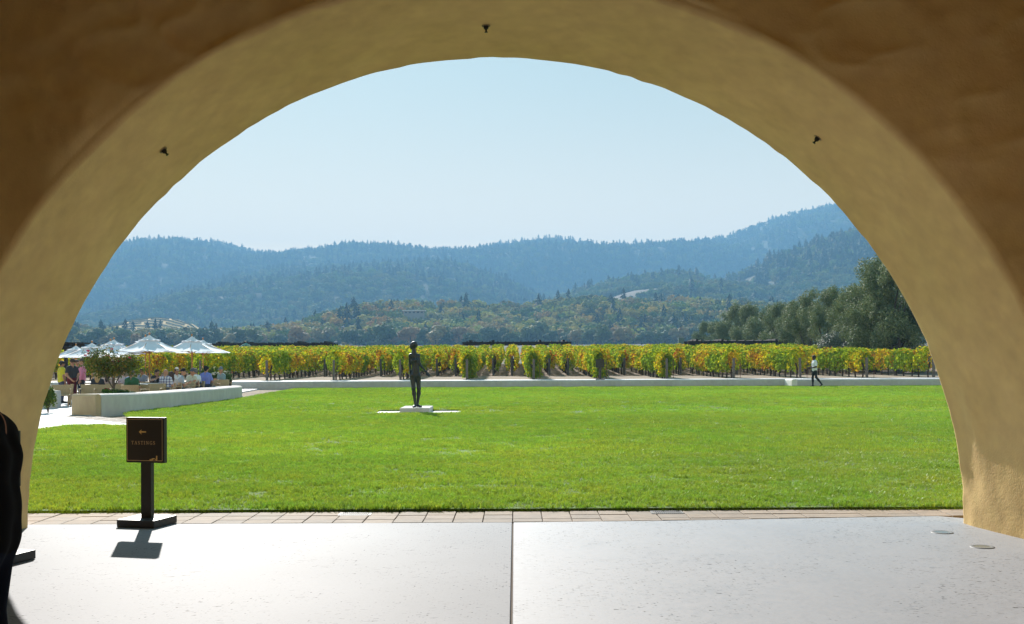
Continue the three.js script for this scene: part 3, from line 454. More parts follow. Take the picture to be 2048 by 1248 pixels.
// ---------------------------------------------------------------- statue
{
  const d0 = 36.0, sx = X(832, d0), topY = 0.15;
  const pl = mesh(box(0.92, 0.19, 1.75, 0, 0.055, 0, 0.012), plaster.clone()); pl.material.color = rgb(0.6, 0.58, 0.56); pl.position.set(X(833, 35.9), 0, -35.95); add(pl, 'plinth', 'low grey stone plinth under the bronze statue', 'plinth');
  const sl = mesh(slab([[turfCut[0][0] + 0.02, turfCut[1][0] + 0.01], [turfCut[0][1] - 0.02, turfCut[1][0] + 0.01], [turfCut[0][1] - 0.02, turfCut[1][1] - 0.1], [turfCut[0][0] + 0.02, turfCut[1][1] - 0.1]], 0.05, -0.008), whitePaving); add(sl, 'stone_pad', 'flat white stone pad let into the lawn under the plinth', 'paving');
  const c = [0.010, 0.013, 0.018], B = [], bone = (a, b, ra, rb, k) => B.push({ a, b, ra, rb, c, k });
  const z = 0;
  // torso
  bone([-0.045, 1.05, 0], [0.0, 1.22, 0.0], 0.108, 0.088); bone([0.065, 1.05, -0.03], [0.055, 1.22, -0.02], 0.105, 0.085); bone([0.02, 1.2, 0], [-0.02, 1.5, 0.0], 0.086, 0.1); bone([0.05, 1.2, -0.03], [0.045, 1.52, -0.03], 0.08, 0.095); bone([-0.03, 1.5, 0], [0.03, 1.64, -0.02], 0.095, 0.078); bone([-0.135, 1.68, 0.02], [0.1, 1.68, -0.05], 0.052, 0.052);
  bone([0.075, 1.53, 0.06], [0.09, 1.51, 0.075], 0.055, 0.05, 0.02); bone([-0.04, 1.53, 0.075], [-0.04, 1.51, 0.09], 0.055, 0.05, 0.02);
  // neck, head in profile to the left
  bone([-0.02, 1.66, -0.01], [-0.03, 1.9, -0.005], 0.095, 0.056); bone([-0.03, 2.02, 0], [-0.06, 2.01, 0], 0.098, 0.09); bone([-0.085, 1.94, 0.005], [-0.11, 1.915, 0.01], 0.052, 0.04); bone([-0.145, 1.985, 0.01], [-0.16, 1.958, 0.01], 0.011, 0.016, 0.014); bone([-0.13, 2.02, -0.02], [-0.13, 2.02, 0.04], 0.015, 0.015, 0.014); bone([0.0, 2.03, 0], [0.025, 2.0, 0], 0.085, 0.07); bone([-0.135, 1.918, 0.0], [-0.135, 1.918, 0.025], 0.01, 0.01, 0.01); bone([-0.035, 1.985, 0.09], [-0.038, 1.955, 0.088], 0.018, 0.014, 0.01);
  // arms
  const e1 = [-0.165, 1.4, -0.06], w1 = [-0.15, 1.17, 0.02], e2 = [0.15, 1.4, -0.03], w2 = [0.37, 1.13, 0.05];
  bone([-0.145, 1.66, 0.02], e1, 0.05, 0.038); bone(e1, w1, 0.038, 0.026); bone([0.12, 1.66, -0.05], e2, 0.048, 0.036); bone(e2, w2, 0.036, 0.025);
  // legs
  const k1 = [-0.04, 0.63, 0.06], a1 = [0.02, 0.1, 0.05], k2 = [0.125, 0.63, -0.02], a2 = [0.075, 0.1, -0.08];
  bone([-0.07, 1.0, 0.01], k1, 0.1, 0.056); bone(k1, [-0.025, 0.45, 0.03], 0.064, 0.06); bone([-0.025, 0.45, 0.03], a1, 0.06, 0.038); bone([0.1, 1.0, -0.03], k2, 0.098, 0.056); bone(k2, [0.118, 0.45, -0.06], 0.064, 0.06); bone([0.118, 0.45, -0.06], a2, 0.06, 0.038);
  bone([0.025, 0.06, 0.03], [-0.035, 0.035, 0.22], 0.045, 0.032, 0.03); bone([0.07, 0.06, -0.08], [0.2, 0.035, 0.0], 0.045, 0.032, 0.03);
  const hands = [handBones(w1, [0.02, -1, 0.05], [1, 0, 0.2], -1, c, 1.1, 0.7), handBones(w2, [0.62, -0.7, 0.25], [0.2, 0.3, 1], 1, c, 1.15, 0.25)];
  const g = mergeGeometries([netMesh(B, 0.012, 0.045), ...hands.map((h) => netMesh(h, 0.006, 0.008))].map((q) => q.toNonIndexed()));
  const bz = new THREE.MeshStandardMaterial({ vertexColors: true, roughness: 0.42 });
  const st = mesh(g, bz); st.position.set(sx, topY - 0.004, -d0 + 0.45); st.scale.setScalar(0.985); add(st, 'statue', 'dark bronze statue of a standing nude figure on a low plinth', 'statue');
}
// ---------------------------------------------------------------- dining terrace: umbrellas, tables, chairs, people
{
  const canvas = pmat(0.78, 0.78, 0.82, 0.9, { transmission: 0.12, thickness: 0, side: THREE.DoubleSide });
  const teal = pmat(0.02, 0.25, 0.22, 0.85, { transmission: 0.2, thickness: 0, side: THREE.DoubleSide });
  const cone = (r0, y0, r1, y1, sag, n = 8, drop = 0) => {           // eight panels, sagging between the ribs
    const pos = [], idx = [], M = 6, K = 5; const P = [];
    for (let j = 0; j <= M; j++) for (let i = 0; i < n * K; i++) {
      const t = j / M, f = i % K / K, a = i / (n * K) * 2 * Math.PI, ch = Math.cos(Math.PI / n) / Math.cos(((f) - 0.5) * 2 * Math.PI / n), r = lerp(r0, r1, t) * ch, s = sag * Math.sin(f * Math.PI) * Math.sin(t * Math.PI * 0.75);
      pos.push(Math.sin(a) * r, lerp(y0, y1, t) - s - 0.05 * (1 - r0 / r1) * Math.sin(t * Math.PI), Math.cos(a) * r);
    }
    const W = n * K; for (let j = 0; j < M; j++) for (let i = 0; i < W; i++) { const a = j * W + i, b = j * W + (i + 1) % W; idx.push(a, a + W, b, b, a + W, b + W); }
    if (drop) { const o = pos.length / 3; for (let i = 0; i < W; i++) { const k = (M * W + i) * 3; pos.push(pos[k] * 1.003, pos[k + 1] - drop, pos[k + 2] * 1.003); } for (let i = 0; i < W; i++) { const a = M * W + i, b = M * W + (i + 1) % W; idx.push(a, o + i, b, b, o + i, o + (i + 1) % W); } }
    return toCreasedNormals(geoFrom(pos, null, null, idx), 0.35);
  };
  function umbrella(cv = canvas) {
    const g = new THREE.Group();
    part(g, 'base', join([cyl(0.28, 0.32, 0.09, 0, 0.045, 0, 24)]), blackMetal); part(g, 'pole', cyl(0.026, 0.026, 2.66, 0, 1.36, 0), orangeWood); part(g, 'finial', join([cyl(0.02, 0.03, 0.09, 0, 2.74, 0), new THREE.SphereGeometry(0.04, 10, 8).translate(0, 2.81, 0).toNonIndexed()]), orangeWood);
    const cn = part(g, 'canopy', cone(0.22, 2.58, 1.42, 2.08, 0.05, 8, 0.0), cv); part(cn, 'vent', cone(0.02, 2.74, 0.46, 2.53, 0.03), cv); part(g, 'hub', cyl(0.05, 0.04, 0.1, 0, 1.98, 0), orangeWood);
    for (let i = 0; i < 8; i++) { const a = i / 8 * Math.PI * 2; part(g, 'rib', join([rod([Math.sin(a) * 0.05, 2.6, Math.cos(a) * 0.05], [Math.sin(a) * 1.37, 2.07, Math.cos(a) * 1.37], 0.012, 0.01, 5), rod([Math.sin(a) * 0.04, 1.99, Math.cos(a) * 0.04], [Math.sin(a) * 0.75, 2.3, Math.cos(a) * 0.75], 0.01, 0.01, 5)]), orangeWood); }
    return g;
  }
  const U = umbrella();
  const spots = [[299, 47, 0.1], [291, 50.5, 0.4], [384, 50, 0.2], [406, 58, 0.5], [228, 50, 0.0, 675], [221, 54, 0.3, 678], [184, 48.5, 0.2, 682], [152, 58, 0.1, 688]];
  spots.forEach(([px, d, r, ay], i) => { const u = i ? U.clone() : U; u.position.set(X(px, d), 0.004, -d); u.rotation.y = r; if (ay) u.scale.y = Yh(px, ay, d) / 2.84; add(u, 'umbrella', 'white canvas market umbrella on a wooden pole over the terrace', 'umbrella', 'white umbrellas on the terrace'); });
  const tu = umbrella(teal); tu.position.set(X(492, 124), terrainH(124), -124); tu.scale.setScalar(0.93); add(tu, 'umbrella', 'teal umbrella under the dark pergola beyond the vines', 'umbrella');

  function chair() {
    const g = new THREE.Group(); const seat = box(0.52, 0.045, 0.5, 0, 0.43, 0, 0.01); part(g, 'seat', seat, teakPale);
    const bk = []; for (let i = 0; i < 7; i++) { const a = (i - 3) / 3 * 0.55, w = 0.1; const q = box(w, 0.36, 0.025, 0, 0, 0); q.rotateX(-0.16); q.rotateY(-a * 0.6); q.translate(Math.sin(a) * 0.5, 0.62, -0.30 + (1 - Math.cos(a)) * 0.42); bk.push(q); } part(g, 'backrest', join(bk), teakPale);
    for (const e of [-1, 1]) { part(g, 'armrest', box(0.05, 0.03, 0.46, e * 0.27, 0.64, -0.02, 0.006), teakPale); part(g, 'leg', rod([e * 0.25, 0, 0.22], [e * 0.265, 0.63, 0.2], 0.022, 0.022, 6), teakPale); part(g, 'leg', rod([e * 0.25, 0, -0.26], [e * 0.24, 0.63, -0.24], 0.022, 0.022, 6), teakPale); }
    return g;
  }
  function table() {
    const g = new THREE.Group(); part(g, 'tabletop', box(0.95, 0.04, 0.95, 0, 0.73, 0, 0.008), mat(0.62, 0.58, 0.52, 0.5)); part(g, 'apron', box(0.8, 0.06, 0.8, 0, 0.68, 0), teak);
    for (const a of [-1, 1]) for (const b of [-1, 1]) part(g, 'leg', box(0.06, 0.66, 0.06, a * 0.4, 0.33, b * 0.4), teak); return g;
  }
  const glass = pmat(0.95, 0.97, 1, 0.03, { transmission: 1, thickness: 0, side: THREE.DoubleSide });
  const wineM = pmat(0.09, 0.005, 0.01, 0.1);
  function wine() { const g = new THREE.Group(); part(g, 'bowl', new THREE.LatheGeometry([[0.004, 0.09], [0.03, 0.11], [0.04, 0.15], [0.032, 0.2]].map((p) => new THREE.Vector2(...p)), 14), glass); part(g, 'stem', join([cyl(0.004, 0.004, 0.09, 0, 0.045, 0, 6), cyl(0.032, 0.034, 0.004, 0, 0.002, 0, 14)]), glass); part(g, 'wine', new THREE.LatheGeometry([[0.001, 0.1], [0.028, 0.112], [0.036, 0.13], [0.001, 0.131]].map((p) => new THREE.Vector2(...p)), 12), wineM); return g; }
  const C0 = chair(), T0 = table(), W0 = wine(); let c0 = true, t0 = true, w0 = true;
  const putChair = (x, d, yaw) => { const c = c0 ? C0 : C0.clone(); c0 = false; c.position.set(x, 0.004, -d); c.rotation.y = yaw; add(c, 'chair', 'pale wooden armchair at a table on the dining terrace', 'chair', 'wooden chairs on the terrace'); };
  const putTable = (x, d, yaw) => { const t = t0 ? T0 : T0.clone(); t0 = false; t.position.set(x, 0.004, -d); t.rotation.y = yaw; add(t, 'table', 'square wooden dining table with pale top on the terrace', 'table', 'tables on the terrace'); for (let i = 0; i < 3; i++) { const w = w0 ? W0 : W0.clone(); w0 = false; w.position.set(x + rr(-0.3, 0.3), 0.755, -d + rr(-0.3, 0.3)); add(w, 'wine_glass', 'stemmed glass of red wine on a terrace table', 'glass', 'wine glasses on the terrace tables'); } };
  for (const [px, d, y] of [[190, 44, 0.1], [214, 46.5, 0], [247, 43.6, 0.2], [296, 45.6, 0.1], [318, 43.4, 0], [345, 45.2, 0.2], [372, 44.2, 0.1], [425, 46.8, 0.3], [402, 49, 0], [166, 48.5, 0.1], [275, 51, 0.2]]) { const q = Math.max(d, 13.9 * F / (CX - px)); putTable(X(px, q), q, y); }
  // seated guests: pixel, distance, yaw (0 faces the camera)
  const PI = Math.PI, plaid = (p) => { const a = Math.sin(p[0] * 60) > 0.35, b = Math.sin(p[1] * 60) > 0.35; return a && b ? [0.06, 0.06, 0.14] : a || b ? [0.25, 0.25, 0.36] : [0.62, 0.62, 0.68]; };
  const seated = [
    [263, 40.4, PI, { shirt: [0.03, 0.11, 0.05], hair: [0.09, 0.08, 0.07], label: 'seated grey haired person in a dark green shirt seen from behind' }],
    [257, 42.2, PI - 0.3, { shirt: [0.12, 0.22, 0.60], hair: [0.05, 0.035, 0.03], lean: 0.25, label: 'seated person in a bright blue shirt beside the green shirted guest' }],
    [243, 44.9, PI / 2, { shirt: [0.62, 0.45, 0.45], hair: [0.03, 0.02, 0.015], label: 'seated person in a pale pink shirt under the rose tree' }],
    [195, 42.6, PI + 0.2, { shirt: [0.03, 0.03, 0.035], hair: [0.42, 0.27, 0.12], longHair: 1, h: 1.66, label: 'seated person with long blond hair and a dark top seen from behind' }],
    [216, 44.6, PI - 0.2, { shirt: [0.45, 0.32, 0.28], hair: [0.015, 0.012, 0.01], longHair: 1, h: 1.64, label: 'seated person with long dark hair beside the blond guest' }],
    [285, 47.2, -0.3, { shirt: [0.22, 0.27, 0.36], hair: [0.02, 0.018, 0.015], glasses: 1, label: 'seated person in sunglasses and a grey shirt facing the arch' }],
    [306, 46.6, PI / 2 - 0.5, { shirt: [0.03, 0.03, 0.035], hair: [0.05, 0.03, 0.02], lean: 0.3, arms: [[[-0.3, 0.86, 0.22], [-0.1, 0.98, 0.42]], [[0.3, 0.84, 0.2], [0.1, 0.86, 0.42]]], label: 'seated person in a black top leaning on the table by an umbrella pole' }],
    [331, 41.9, PI - 0.1, { shirt: plaid, hair: null, girth: 1.12, label: 'seated bald person in a blue and white plaid shirt' }],
    [343, 43.9, PI + 0.5, { shirt: [0.5, 0.42, 0.40], hair: [0.06, 0.03, 0.02], longHair: 1, h: 1.62, label: 'seated person with brown hair next to the plaid shirt' }],
    [353, 47.3, 0.7, { shirt: [0.74, 0.72, 0.7], hat: [0.75, 0.74, 0.72], hair: [0.08, 0.05, 0.03], label: 'seated person in a white cap and white shirt' }],
    [358, 43.3, PI / 2 + 0.3, { shirt: [0.33, 0.37, 0.42], hat: [0.012, 0.012, 0.014], brim: 1, lean: 0.2, label: 'seated person in a black brimmed hat and grey shirt' }],
    [380, 46.4, 0.9, { shirt: [0.52, 0.5, 0.4], hat: [0.08, 0.09, 0.12], brim: 1, nod: 0.4, lean: 0.2, label: 'seated person in a grey blue sun hat looking down' }],
    [396, 42.4, -PI / 2 - 0.4, { shirt: (p) => Math.abs(p[2] + 0.09) < 0.025 ? [0.04, 0.04, 0.05] : [0.72, 0.71, 0.7], hair: [0.16, 0.15, 0.14], lean: 0.18, label: 'seated grey haired person in a white shirt with a dark stripe' }],
    [411, 44.6, PI - 0.2, { shirt: [0.2, 0.24, 0.62], hair: [0.012, 0.01, 0.01], h: 1.86, lean: 0.05, label: 'seated dark haired person in a violet blue shirt' }],
    [443, 46.4, -0.6, { shirt: [0.2, 0.3, 0.34], hat: [0.14, 0.19, 0.26], label: 'seated person in a blue cap and teal shirt beside the flowering bush' }],
  ];
  const inD = (px, d) => Math.max(d, 13.3 * F / (CX - px));
  for (const [px, d1, yaw, o] of seated) { const d = inD(px, d1); person({ sit: 1, x: X(px, d), d, yaw, y: 0.0, pants: [0.06, 0.07, 0.1], cell: 0.02, skin: SKIN, group: 'guests on the terrace', ...o }); putChair(X(px, d) + Math.sin(yaw) * 0.06, d - Math.cos(yaw) * 0.06, yaw); }
  for (const [px, d, yaw] of [[124, 40.8, 2.6], [128, 42.2, -2.2], [176, 41.2, 3.0], [205, 40.6, 2.9], [308, 40.3, 3.14], [322, 41.0, 2.4], [372, 41.2, 3.1], [384, 41.7, 2.8], [425, 44.2, 2.5], [447, 44.8, -2.4], [228, 41.4, 2.9], [277, 40.3, -2.7]]) { const q = Math.max(d, 13.3 * F / (CX - px)); putChair(X(px, q), q, yaw); }
  // standing people
  const st = (o) => person({ cell: 0.018, group: o.group ?? 'guests on the terrace', ...o });
  { const [x, d] = G(143, 810); st({ x, d, yaw: 0.9, h: 1.74, shirt: [0.03, 0.03, 0.036], pants: [0.10, 0.008, 0.015], hair: [0.05, 0.03, 0.02], skin: SKIN, nod: 0.55, lean: 0.06, arms: [[[-0.25, 1.15, 0.05], [-0.14, 0.98, 0.2]], [[0.25, 1.15, 0.06], [0.12, 0.99, 0.22]]], label: 'standing person in dark shirt and dark red trousers looking down by the terrace opening' }); }
  st({ x: X(165, 43.6), d: 43.6, yaw: -1.3, h: 1.76, shirt: [0.60, 0.20, 0.30], long: 1, sleeve: 0.9, untucked: 1, pants: [0.02, 0.02, 0.025], hair: [0.10, 0.08, 0.07], arms: [[[-0.3, 1.28, 0.18], [-0.12, 1.42, 0.3]], [[0.29, 1.16, -0.04], [0.27, 0.92, 0.06]]], label: 'standing person in a pink shirt raising a hand to the face' });
  st({ x: X(154, 45.2), d: 45.2, yaw: 0.5, h: 1.7, shirt: [0.012, 0.016, 0.04], long: 1, sleeve: 0.9, pants: [0.012, 0.014, 0.03], hair: [0.03, 0.02, 0.015], label: 'standing person in navy clothes between the dark shirt and the pink shirt' });
  st({ x: X(123, 44.5), d: 44.5, yaw: 2.4, h: 1.66, shirt: [0.50, 0.44, 0.02], untucked: 1, pants: [0.05, 0.055, 0.09], hair: [0.02, 0.016, 0.014], skin: SKIN2, girth: 1.1, label: 'standing person in a bright yellow shirt beside the arch pillar' });
  // the man walking past the low wall
  { const d = 64.2; st({ x: X(1629, d), d, yaw: -PI / 2 + 0.12, h: 1.8, shirt: [0.72, 0.72, 0.76], untucked: 1, pants: [0.012, 0.012, 0.016], skin: SKIN3, hair: [0.01, 0.009, 0.008], nod: 0.12, sleeve: 0.75, arms: [[[-0.24, 1.14, 0.02], [-0.16, 1.08, 0.27]], [[0.25, 1.13, 0.0], [0.15, 1.06, 0.26]]], legs: [[[-0.09, 0.51, 0.08], [-0.09, 0.09, 0.07]], [[0.1, 0.53, -0.06], [0.1, 0.17, -0.36], [0.11, 0.05, -0.26]]], y: 0.0, group: undefined, label: 'person in white polo and black trousers walking along the low wall' }); }
}
// the woman at the left edge, in the shade of the gateway
person({ x: -2.285, headZ: 0.11, nod: 0.25, d: 4.85, yaw: -Math.PI / 2 + 0.1, y: 0, h: 1.66, cell: 0.009, k: 0.07, mat: new THREE.MeshPhysicalMaterial({ vertexColors: true, roughness: 1, specularIntensity: 0.15 }), shirt: [0.012, 0.012, 0.014], untucked: 1, long: 1, sleeve: 0.9, pants: [0.014, 0.018, 0.032], skin: SKIN, hair: [0.20, 0.13, 0.07], longHair: 0, bust: 0.07, girth: 1.1, arms: [[[-0.27, 1.12, 0.1], [-0.05, 1.16, 0.28]], [[0.27, 1.11, 0.1], [0.05, 1.13, 0.28]]], label: 'person in a black long sleeved top and dark jeans standing in the shade' });

// ---------------------------------------------------------------- leafy things
function leafQuad(A, x, y, z, n, s, len, c, r) {              // a small folded leaf at (x, y, z) facing n
  const N = V(n[0], n[1], n[2]).normalize(), T = V(r() - 0.5, r() - 0.5, r() - 0.5).cross(N).normalize(), Bv = N.clone().cross(T), k = A.pos.length / 3;
  const p = (a, b, h) => A.pos.push(x + T.x * a + Bv.x * b + N.x * h, y + T.y * a + Bv.y * b + N.y * h, z + T.z * a + Bv.z * b + N.z * h);
  p(0, -len, 0); p(s, 0, -s * 0.35); p(0, len, 0); p(-s, 0, -s * 0.35); A.idx.push(k, k + 1, k + 2, k, k + 2, k + 3); for (let i = 0; i < 4; i++) A.col.push(...c);
}
const leaves = () => ({ pos: [], idx: [], col: [] });
const leafGeo = (A) => geoFrom(A.pos, null, null, A.idx, A.col);
const unit = (r) => { const z = r() * 2 - 1, a = r() * 6.283, q = Math.sqrt(1 - z * z); return [q * Math.cos(a), z, q * Math.sin(a)]; };
const mix3 = (a, b, t) => a.map((v, i) => lerp(v, b[i], t));
{
  const lm = leafMat(), bark = mat(0.10, 0.075, 0.055, 0.95);
  const bush = (seed, w, h, dpt, n, cols, size, flower, trunk) => {
    const r = rng(seed), A = leaves(), Fl = leaves();
    const lobes = Array.from({ length: 16 }, () => { const u = unit(r), q = Math.cbrt(r()); return [u[0] * w * 0.62 * q, h * 0.52 + u[1] * h * 0.34 * q, u[2] * dpt * 0.62 * q, rr(0.3, 0.5, r)]; });
    for (let i = 0; i < n; i++) { const L = lobes[(r() * lobes.length) | 0], u = unit(r), q = rr(0.55, 1, r) * L[3]; const x = L[0] + u[0] * q * w, y = L[1] + u[1] * q * h * 0.62, z = L[2] + u[2] * q * dpt; if (y < 0.02) continue; const c = mix3(cols[0], cols[(1 + r() * (cols.length - 1)) | 0], r()); leafQuad(A, x, y + trunk, z, [u[0] + r() - 0.5, u[1] + 0.6, u[2] + r() - 0.5], size * rr(0.6, 1.1, r), size * rr(1, 1.6, r), c, r); }
    if (flower) for (let i = 0; i < flower.n; i++) { const L = lobes[(r() * lobes.length) | 0], u = unit(r); const fx = L[0] + u[0] * L[3] * w, fy = Math.abs(u[1]) * L[3] * h * 0.62 + L[1], fz = L[2] + u[2] * L[3] * dpt; for (let k = 0; k < 5; k++) leafQuad(Fl, fx + rr(-0.03, 0.03, r), fy + trunk + rr(-0.02, 0.03, r), fz + rr(-0.03, 0.03, r), unit(r), flower.s, flower.s, flower.c, r); }
    const g = new THREE.Group(), st = []; const base = trunk || 0.0; if (trunk) st.push(rod([0, 0, 0], [0.03, trunk + h * 0.25, 0], 0.05, 0.035, 7)); for (let i = 0; i < 6; i++) { const L = lobes[i]; st.push(rod([0, base, 0], [L[0], L[1] + trunk, L[2]], 0.018, 0.008, 5)); }
    part(g, trunk ? 'trunk' : 'stem', join(st), bark); part(g, trunk ? 'crown' : 'foliage', leafGeo(A), lm); if (Fl.pos.length) part(g, 'blossom', leafGeo(Fl), lm); return g;
  };
  const green = [[0.09, 0.15, 0.03], [0.16, 0.24, 0.04], [0.24, 0.28, 0.04]], dkgreen = [[0.05, 0.11, 0.025], [0.10, 0.17, 0.04], [0.14, 0.21, 0.04]];
  const put = (g, x, d, name, label, cat, y = 0) => { g.position.set(x, y, -d); return add(g, name, label, cat); };
  put(bush(3, 1.25, 1.5, 1.0, 3000, [[0.09, 0.13, 0.03], [0.17, 0.21, 0.04], [0.30, 0.20, 0.04]], 0.036, { n: 12, s: 0.034, c: [0.5, 0.06, 0.12] }, 0.72), X(226, 38.6), 38.6, 'rose_tree', 'small rose tree with pink blossoms rising from behind the terrace wall', 'tree', 0.0);
  put(bush(7, 0.66, 1.0, 0.6, 2600, dkgreen, 0.035, { n: 30, s: 0.03, c: [0.75, 0.74, 0.7] }, 0), -13.5, 51.3, 'flowering_bush', 'dense dark green bush with white flowers at the rounded wall end', 'bush', 0.3);
  put(bush(9, 0.62, 1.35, 0.6, 1900, [[0.09, 0.16, 0.02], [0.16, 0.24, 0.03], [0.2, 0.26, 0.04]], 0.042, null, 0), X(420, 55.5), 55.5, 'green_bush', 'bright yellow green bush behind the umbrella tables', 'bush', 0.1);
  put(bush(11, 0.32, 1.0, 0.3, 1500, green, 0.03, null, 0), X(96, 36.1), 36.1, 'clipped_shrub', 'slim clipped green shrub beside the path at the arch edge', 'shrub', 0);
  put(bush(13, 0.4, 0.32, 0.25, 700, [[0.10, 0.2, 0.03], [0.16, 0.28, 0.03], [0.06, 0.12, 0.03]], 0.03, { n: 4, s: 0.03, c: [0.5, 0.04, 0.04] }, 0), X(217, 37.1), 37.1, 'planter_plant', 'low light green plant on the terrace wall under the rose tree', 'plant', 0.5);
  put(bush(15, 0.6, 0.2, 0.25, 900, dkgreen, 0.03, null, 0), X(243, 38.2), 38.2, 'planter_plant', 'low dark green plant behind the terrace wall near the rose tree', 'plant', 0.52);
  // planter soil behind the wall
  for (const [px, d, w, l] of [[228, 37.9, 0.75, 0.5], [474, 50.6, 0.9, 1.0]]) { const b = mesh(box(w, px < 300 ? 0.55 : 0.42, 1.1, 0, px < 300 ? 0.275 : 0.21, 0), earth); b.position.set(px < 300 ? -13.55 : -13.9, 0, px < 300 ? -d : -51.5); add(b, 'planter_soil', px < 300 ? 'dark soil bed under the rose tree behind the terrace wall' : 'dark soil bed under the white flowering bush', 'soil', null, 'structure'); void l; }
}
// ---------------------------------------------------------------- vineyard: every row a thing with posts, trunks and foliage
{
  const lm = leafMat({ transmission: 0.64, specularIntensity: 0.03, roughness: 0.9 }), barkM = mat(0.07, 0.05, 0.04, 0.95);
  const GREEN = [0.17, 0.29, 0.025], LIME = [0.44, 0.50, 0.02], YEL = [0.78, 0.58, 0.02], ORA = [0.60, 0.26, 0.025], RED = [0.36, 0.05, 0.02], BRN = [0.22, 0.11, 0.04];
  const H = 1.72;
  const foliage = (d0, d1, per, seed, size, tone) => {       // leaves round a hedge 1.2 m tall on the row's line
    const r = rng(seed), A = leaves(), L = d1 - d0;
    for (let i = 0; i < L * per; i++) {
      const d = d0 + L * r(), side = r() < 0.5 ? -1 : 1, n1 = noise3(d * 0.9, seed, 1), n2 = noise3(d * 2.1, seed, 5);
      let v = Math.pow(r(), 0.75), top = H + 0.22 * n1 + 0.08 * n2, bot = 0.42 + 0.14 * noise3(d * 1.4, seed, 9); const y = lerp(bot, top, v);
      const wd = (0.37 + 0.13 * noise3(d * 1.3, y * 2, seed)) * (v > 0.85 ? 1.35 - v * 0.8 : 1) * (0.72 + 0.5 * Math.sin(v * 3.0)), onTop = r() < 0.22, x = onTop ? rr(-wd, wd, r) : side * wd * rr(0.55, 1.15, r), yy = onTop ? top + rr(-0.1, 0.12, r) : y;
      const a = 1.25 * noise3(d * 0.42, y * 0.7 + side, seed + 3) + 0.5 * noise3(d * 2.2, y * 2, seed + 8) + tone + rr(-0.42, 0.42, r) + 0.25 * (v - 0.45); let c;
      if (a < -0.25) c = mix3(GREEN, LIME, r() * 0.5); else if (a < 0.2) c = mix3(LIME, GREEN, r() * 0.5); else if (a < 0.62) c = mix3(YEL, LIME, r() * 0.8); else if (a < 0.95) c = mix3(YEL, ORA, r() * 0.9); else c = mix3(ORA, r() < 0.35 ? RED : BRN, r());
      leafQuad(A, x, yy + terrainH(d) , -(d), [side * (onTop ? 0.3 : 1) + rr(-0.7, 0.7, r), 0.35 + (onTop ? 1 : 0) + rr(-0.4, 0.5, r), rr(-0.8, 0.9, r)], size * rr(0.7, 1.15, r), size * rr(0.85, 1.3, r), c, r);
    }
    for (let k = 0; k < L * 1.2; k++) {                      // upright shoots standing above the hedge
      const d = d0 + L * r(), x0 = rr(-0.2, 0.2, r), hh = rr(0.08, 0.22, r); for (let q = 0; q < 5; q++) leafQuad(A, x0 + rr(-0.05, 0.05, r), terrainH(d) + H + hh * q / 5, -d + rr(-0.05, 0.05, r), unit(r), size * 0.75, size * 0.9, mix3(LIME, GREEN, r()), r);
    }
    return leafGeo(A);
  };
  const DB = 83, DE = 118, DF = 70;
  const back = [0, 1, 2, 3].map((i) => foliage(DB, DE, 230, 900 + i * 17, 0.085, [-0.02, 0.06, 0.12, 0.0][i]));
  const front = [0, 1, 2].map((i) => foliage(DF, DB, 380, 700 + i * 13, 0.075, [-0.16, -0.06, 0.02][i]));
  // wilder green growth hanging off the first vine of a row
  const wild = [0, 1].map((i) => { const r = rng(60 + i), A = leaves(); for (let k = 0; k < 1500; k++) { const t = r(), yy = lerp(0.12, 1.65, Math.pow(r(), 0.8)), w = lerp(0.62, 0.42, yy / 1.7) * rr(0.6, 1.1, r), a = r() * 6.283, q = Math.sqrt(r()); leafQuad(A, Math.cos(a) * w * q, yy, Math.sin(a) * 0.9 * q - 0.6 + t * 0.2, [Math.cos(a) + rr(-0.5, 0.5, r), 0.4, Math.sin(a) + rr(-0.5, 0.8, r)], 0.07 * rr(0.7, 1.2, r), 0.085 * rr(0.7, 1.2, r), r() < 0.14 ? mix3(YEL, LIME, r()) : mix3(GREEN, LIME, r() * 0.7), r); } return leafGeo(A); });
  const postG = new THREE.BoxGeometry(0.13, 1.32, 0.13).translate(0, 0.62, 0), stakeG = new THREE.CylinderGeometry(0.015, 0.015, 1.25, 6).translate(0, 0.6, 0);
  const trunkG = [0, 1, 2].map((i) => { const r = rng(80 + i), c = new THREE.CatmullRomCurve3([V(0, -0.05, 0), V(rr(-0.05, 0.05, r), 0.28, rr(-0.05, 0.05, r)), V(rr(-0.06, 0.06, r), 0.55, rr(-0.08, 0.08, r)), V(rr(-0.1, 0.1, r), 0.95, rr(-0.2, 0.2, r))]); return new THREE.TubeGeometry(c, 6, 0.052, 6); });
  const hoseM = mat(0.55, 0.55, 0.55, 0.6), stakeM = mat(0.12, 0.03, 0.025, 0.7);
  const r = rng(4);
  for (let k = -26; k <= 21; k++) {
    const x = -2.99 + 1.38 * k, isF = ((k % 3) + 3) % 3 === 0, d0 = isF ? DF : DB, row = new THREE.Group(); row.position.set(x, 0, 0);
    const g = new THREE.Group(); void g;
    part(row, 'foliage', back[((k * 7) % 4 + 4) % 4], lm);
    if (isF) part(row, 'foliage', front[((k / 3) % 3 + 3) % 3], lm);
    if (isF && [0, 3, 6, 9].includes(k)) { const w = part(row, 'foliage', wild[(k / 3) % 2], lm); w.position.set(0.05, terrainH(d0), -d0 - 0.9); if (k === 9) w.scale.set(0.8, 0.95, 0.8); }
    const p = part(row, 'end_post', postG, greyTimber); p.position.set(0, terrainH(d0), -d0 + 0.12); p.rotation.y = r() * 0.3; p.rotation.z = rr(-0.02, 0.02, r);
    for (let d = d0 + 7; d < 100; d += 7) { const q = part(row, 'post', postG, greyTimber); q.position.set(0, terrainH(d), -d); q.scale.set(0.8, 1.05, 0.8); }
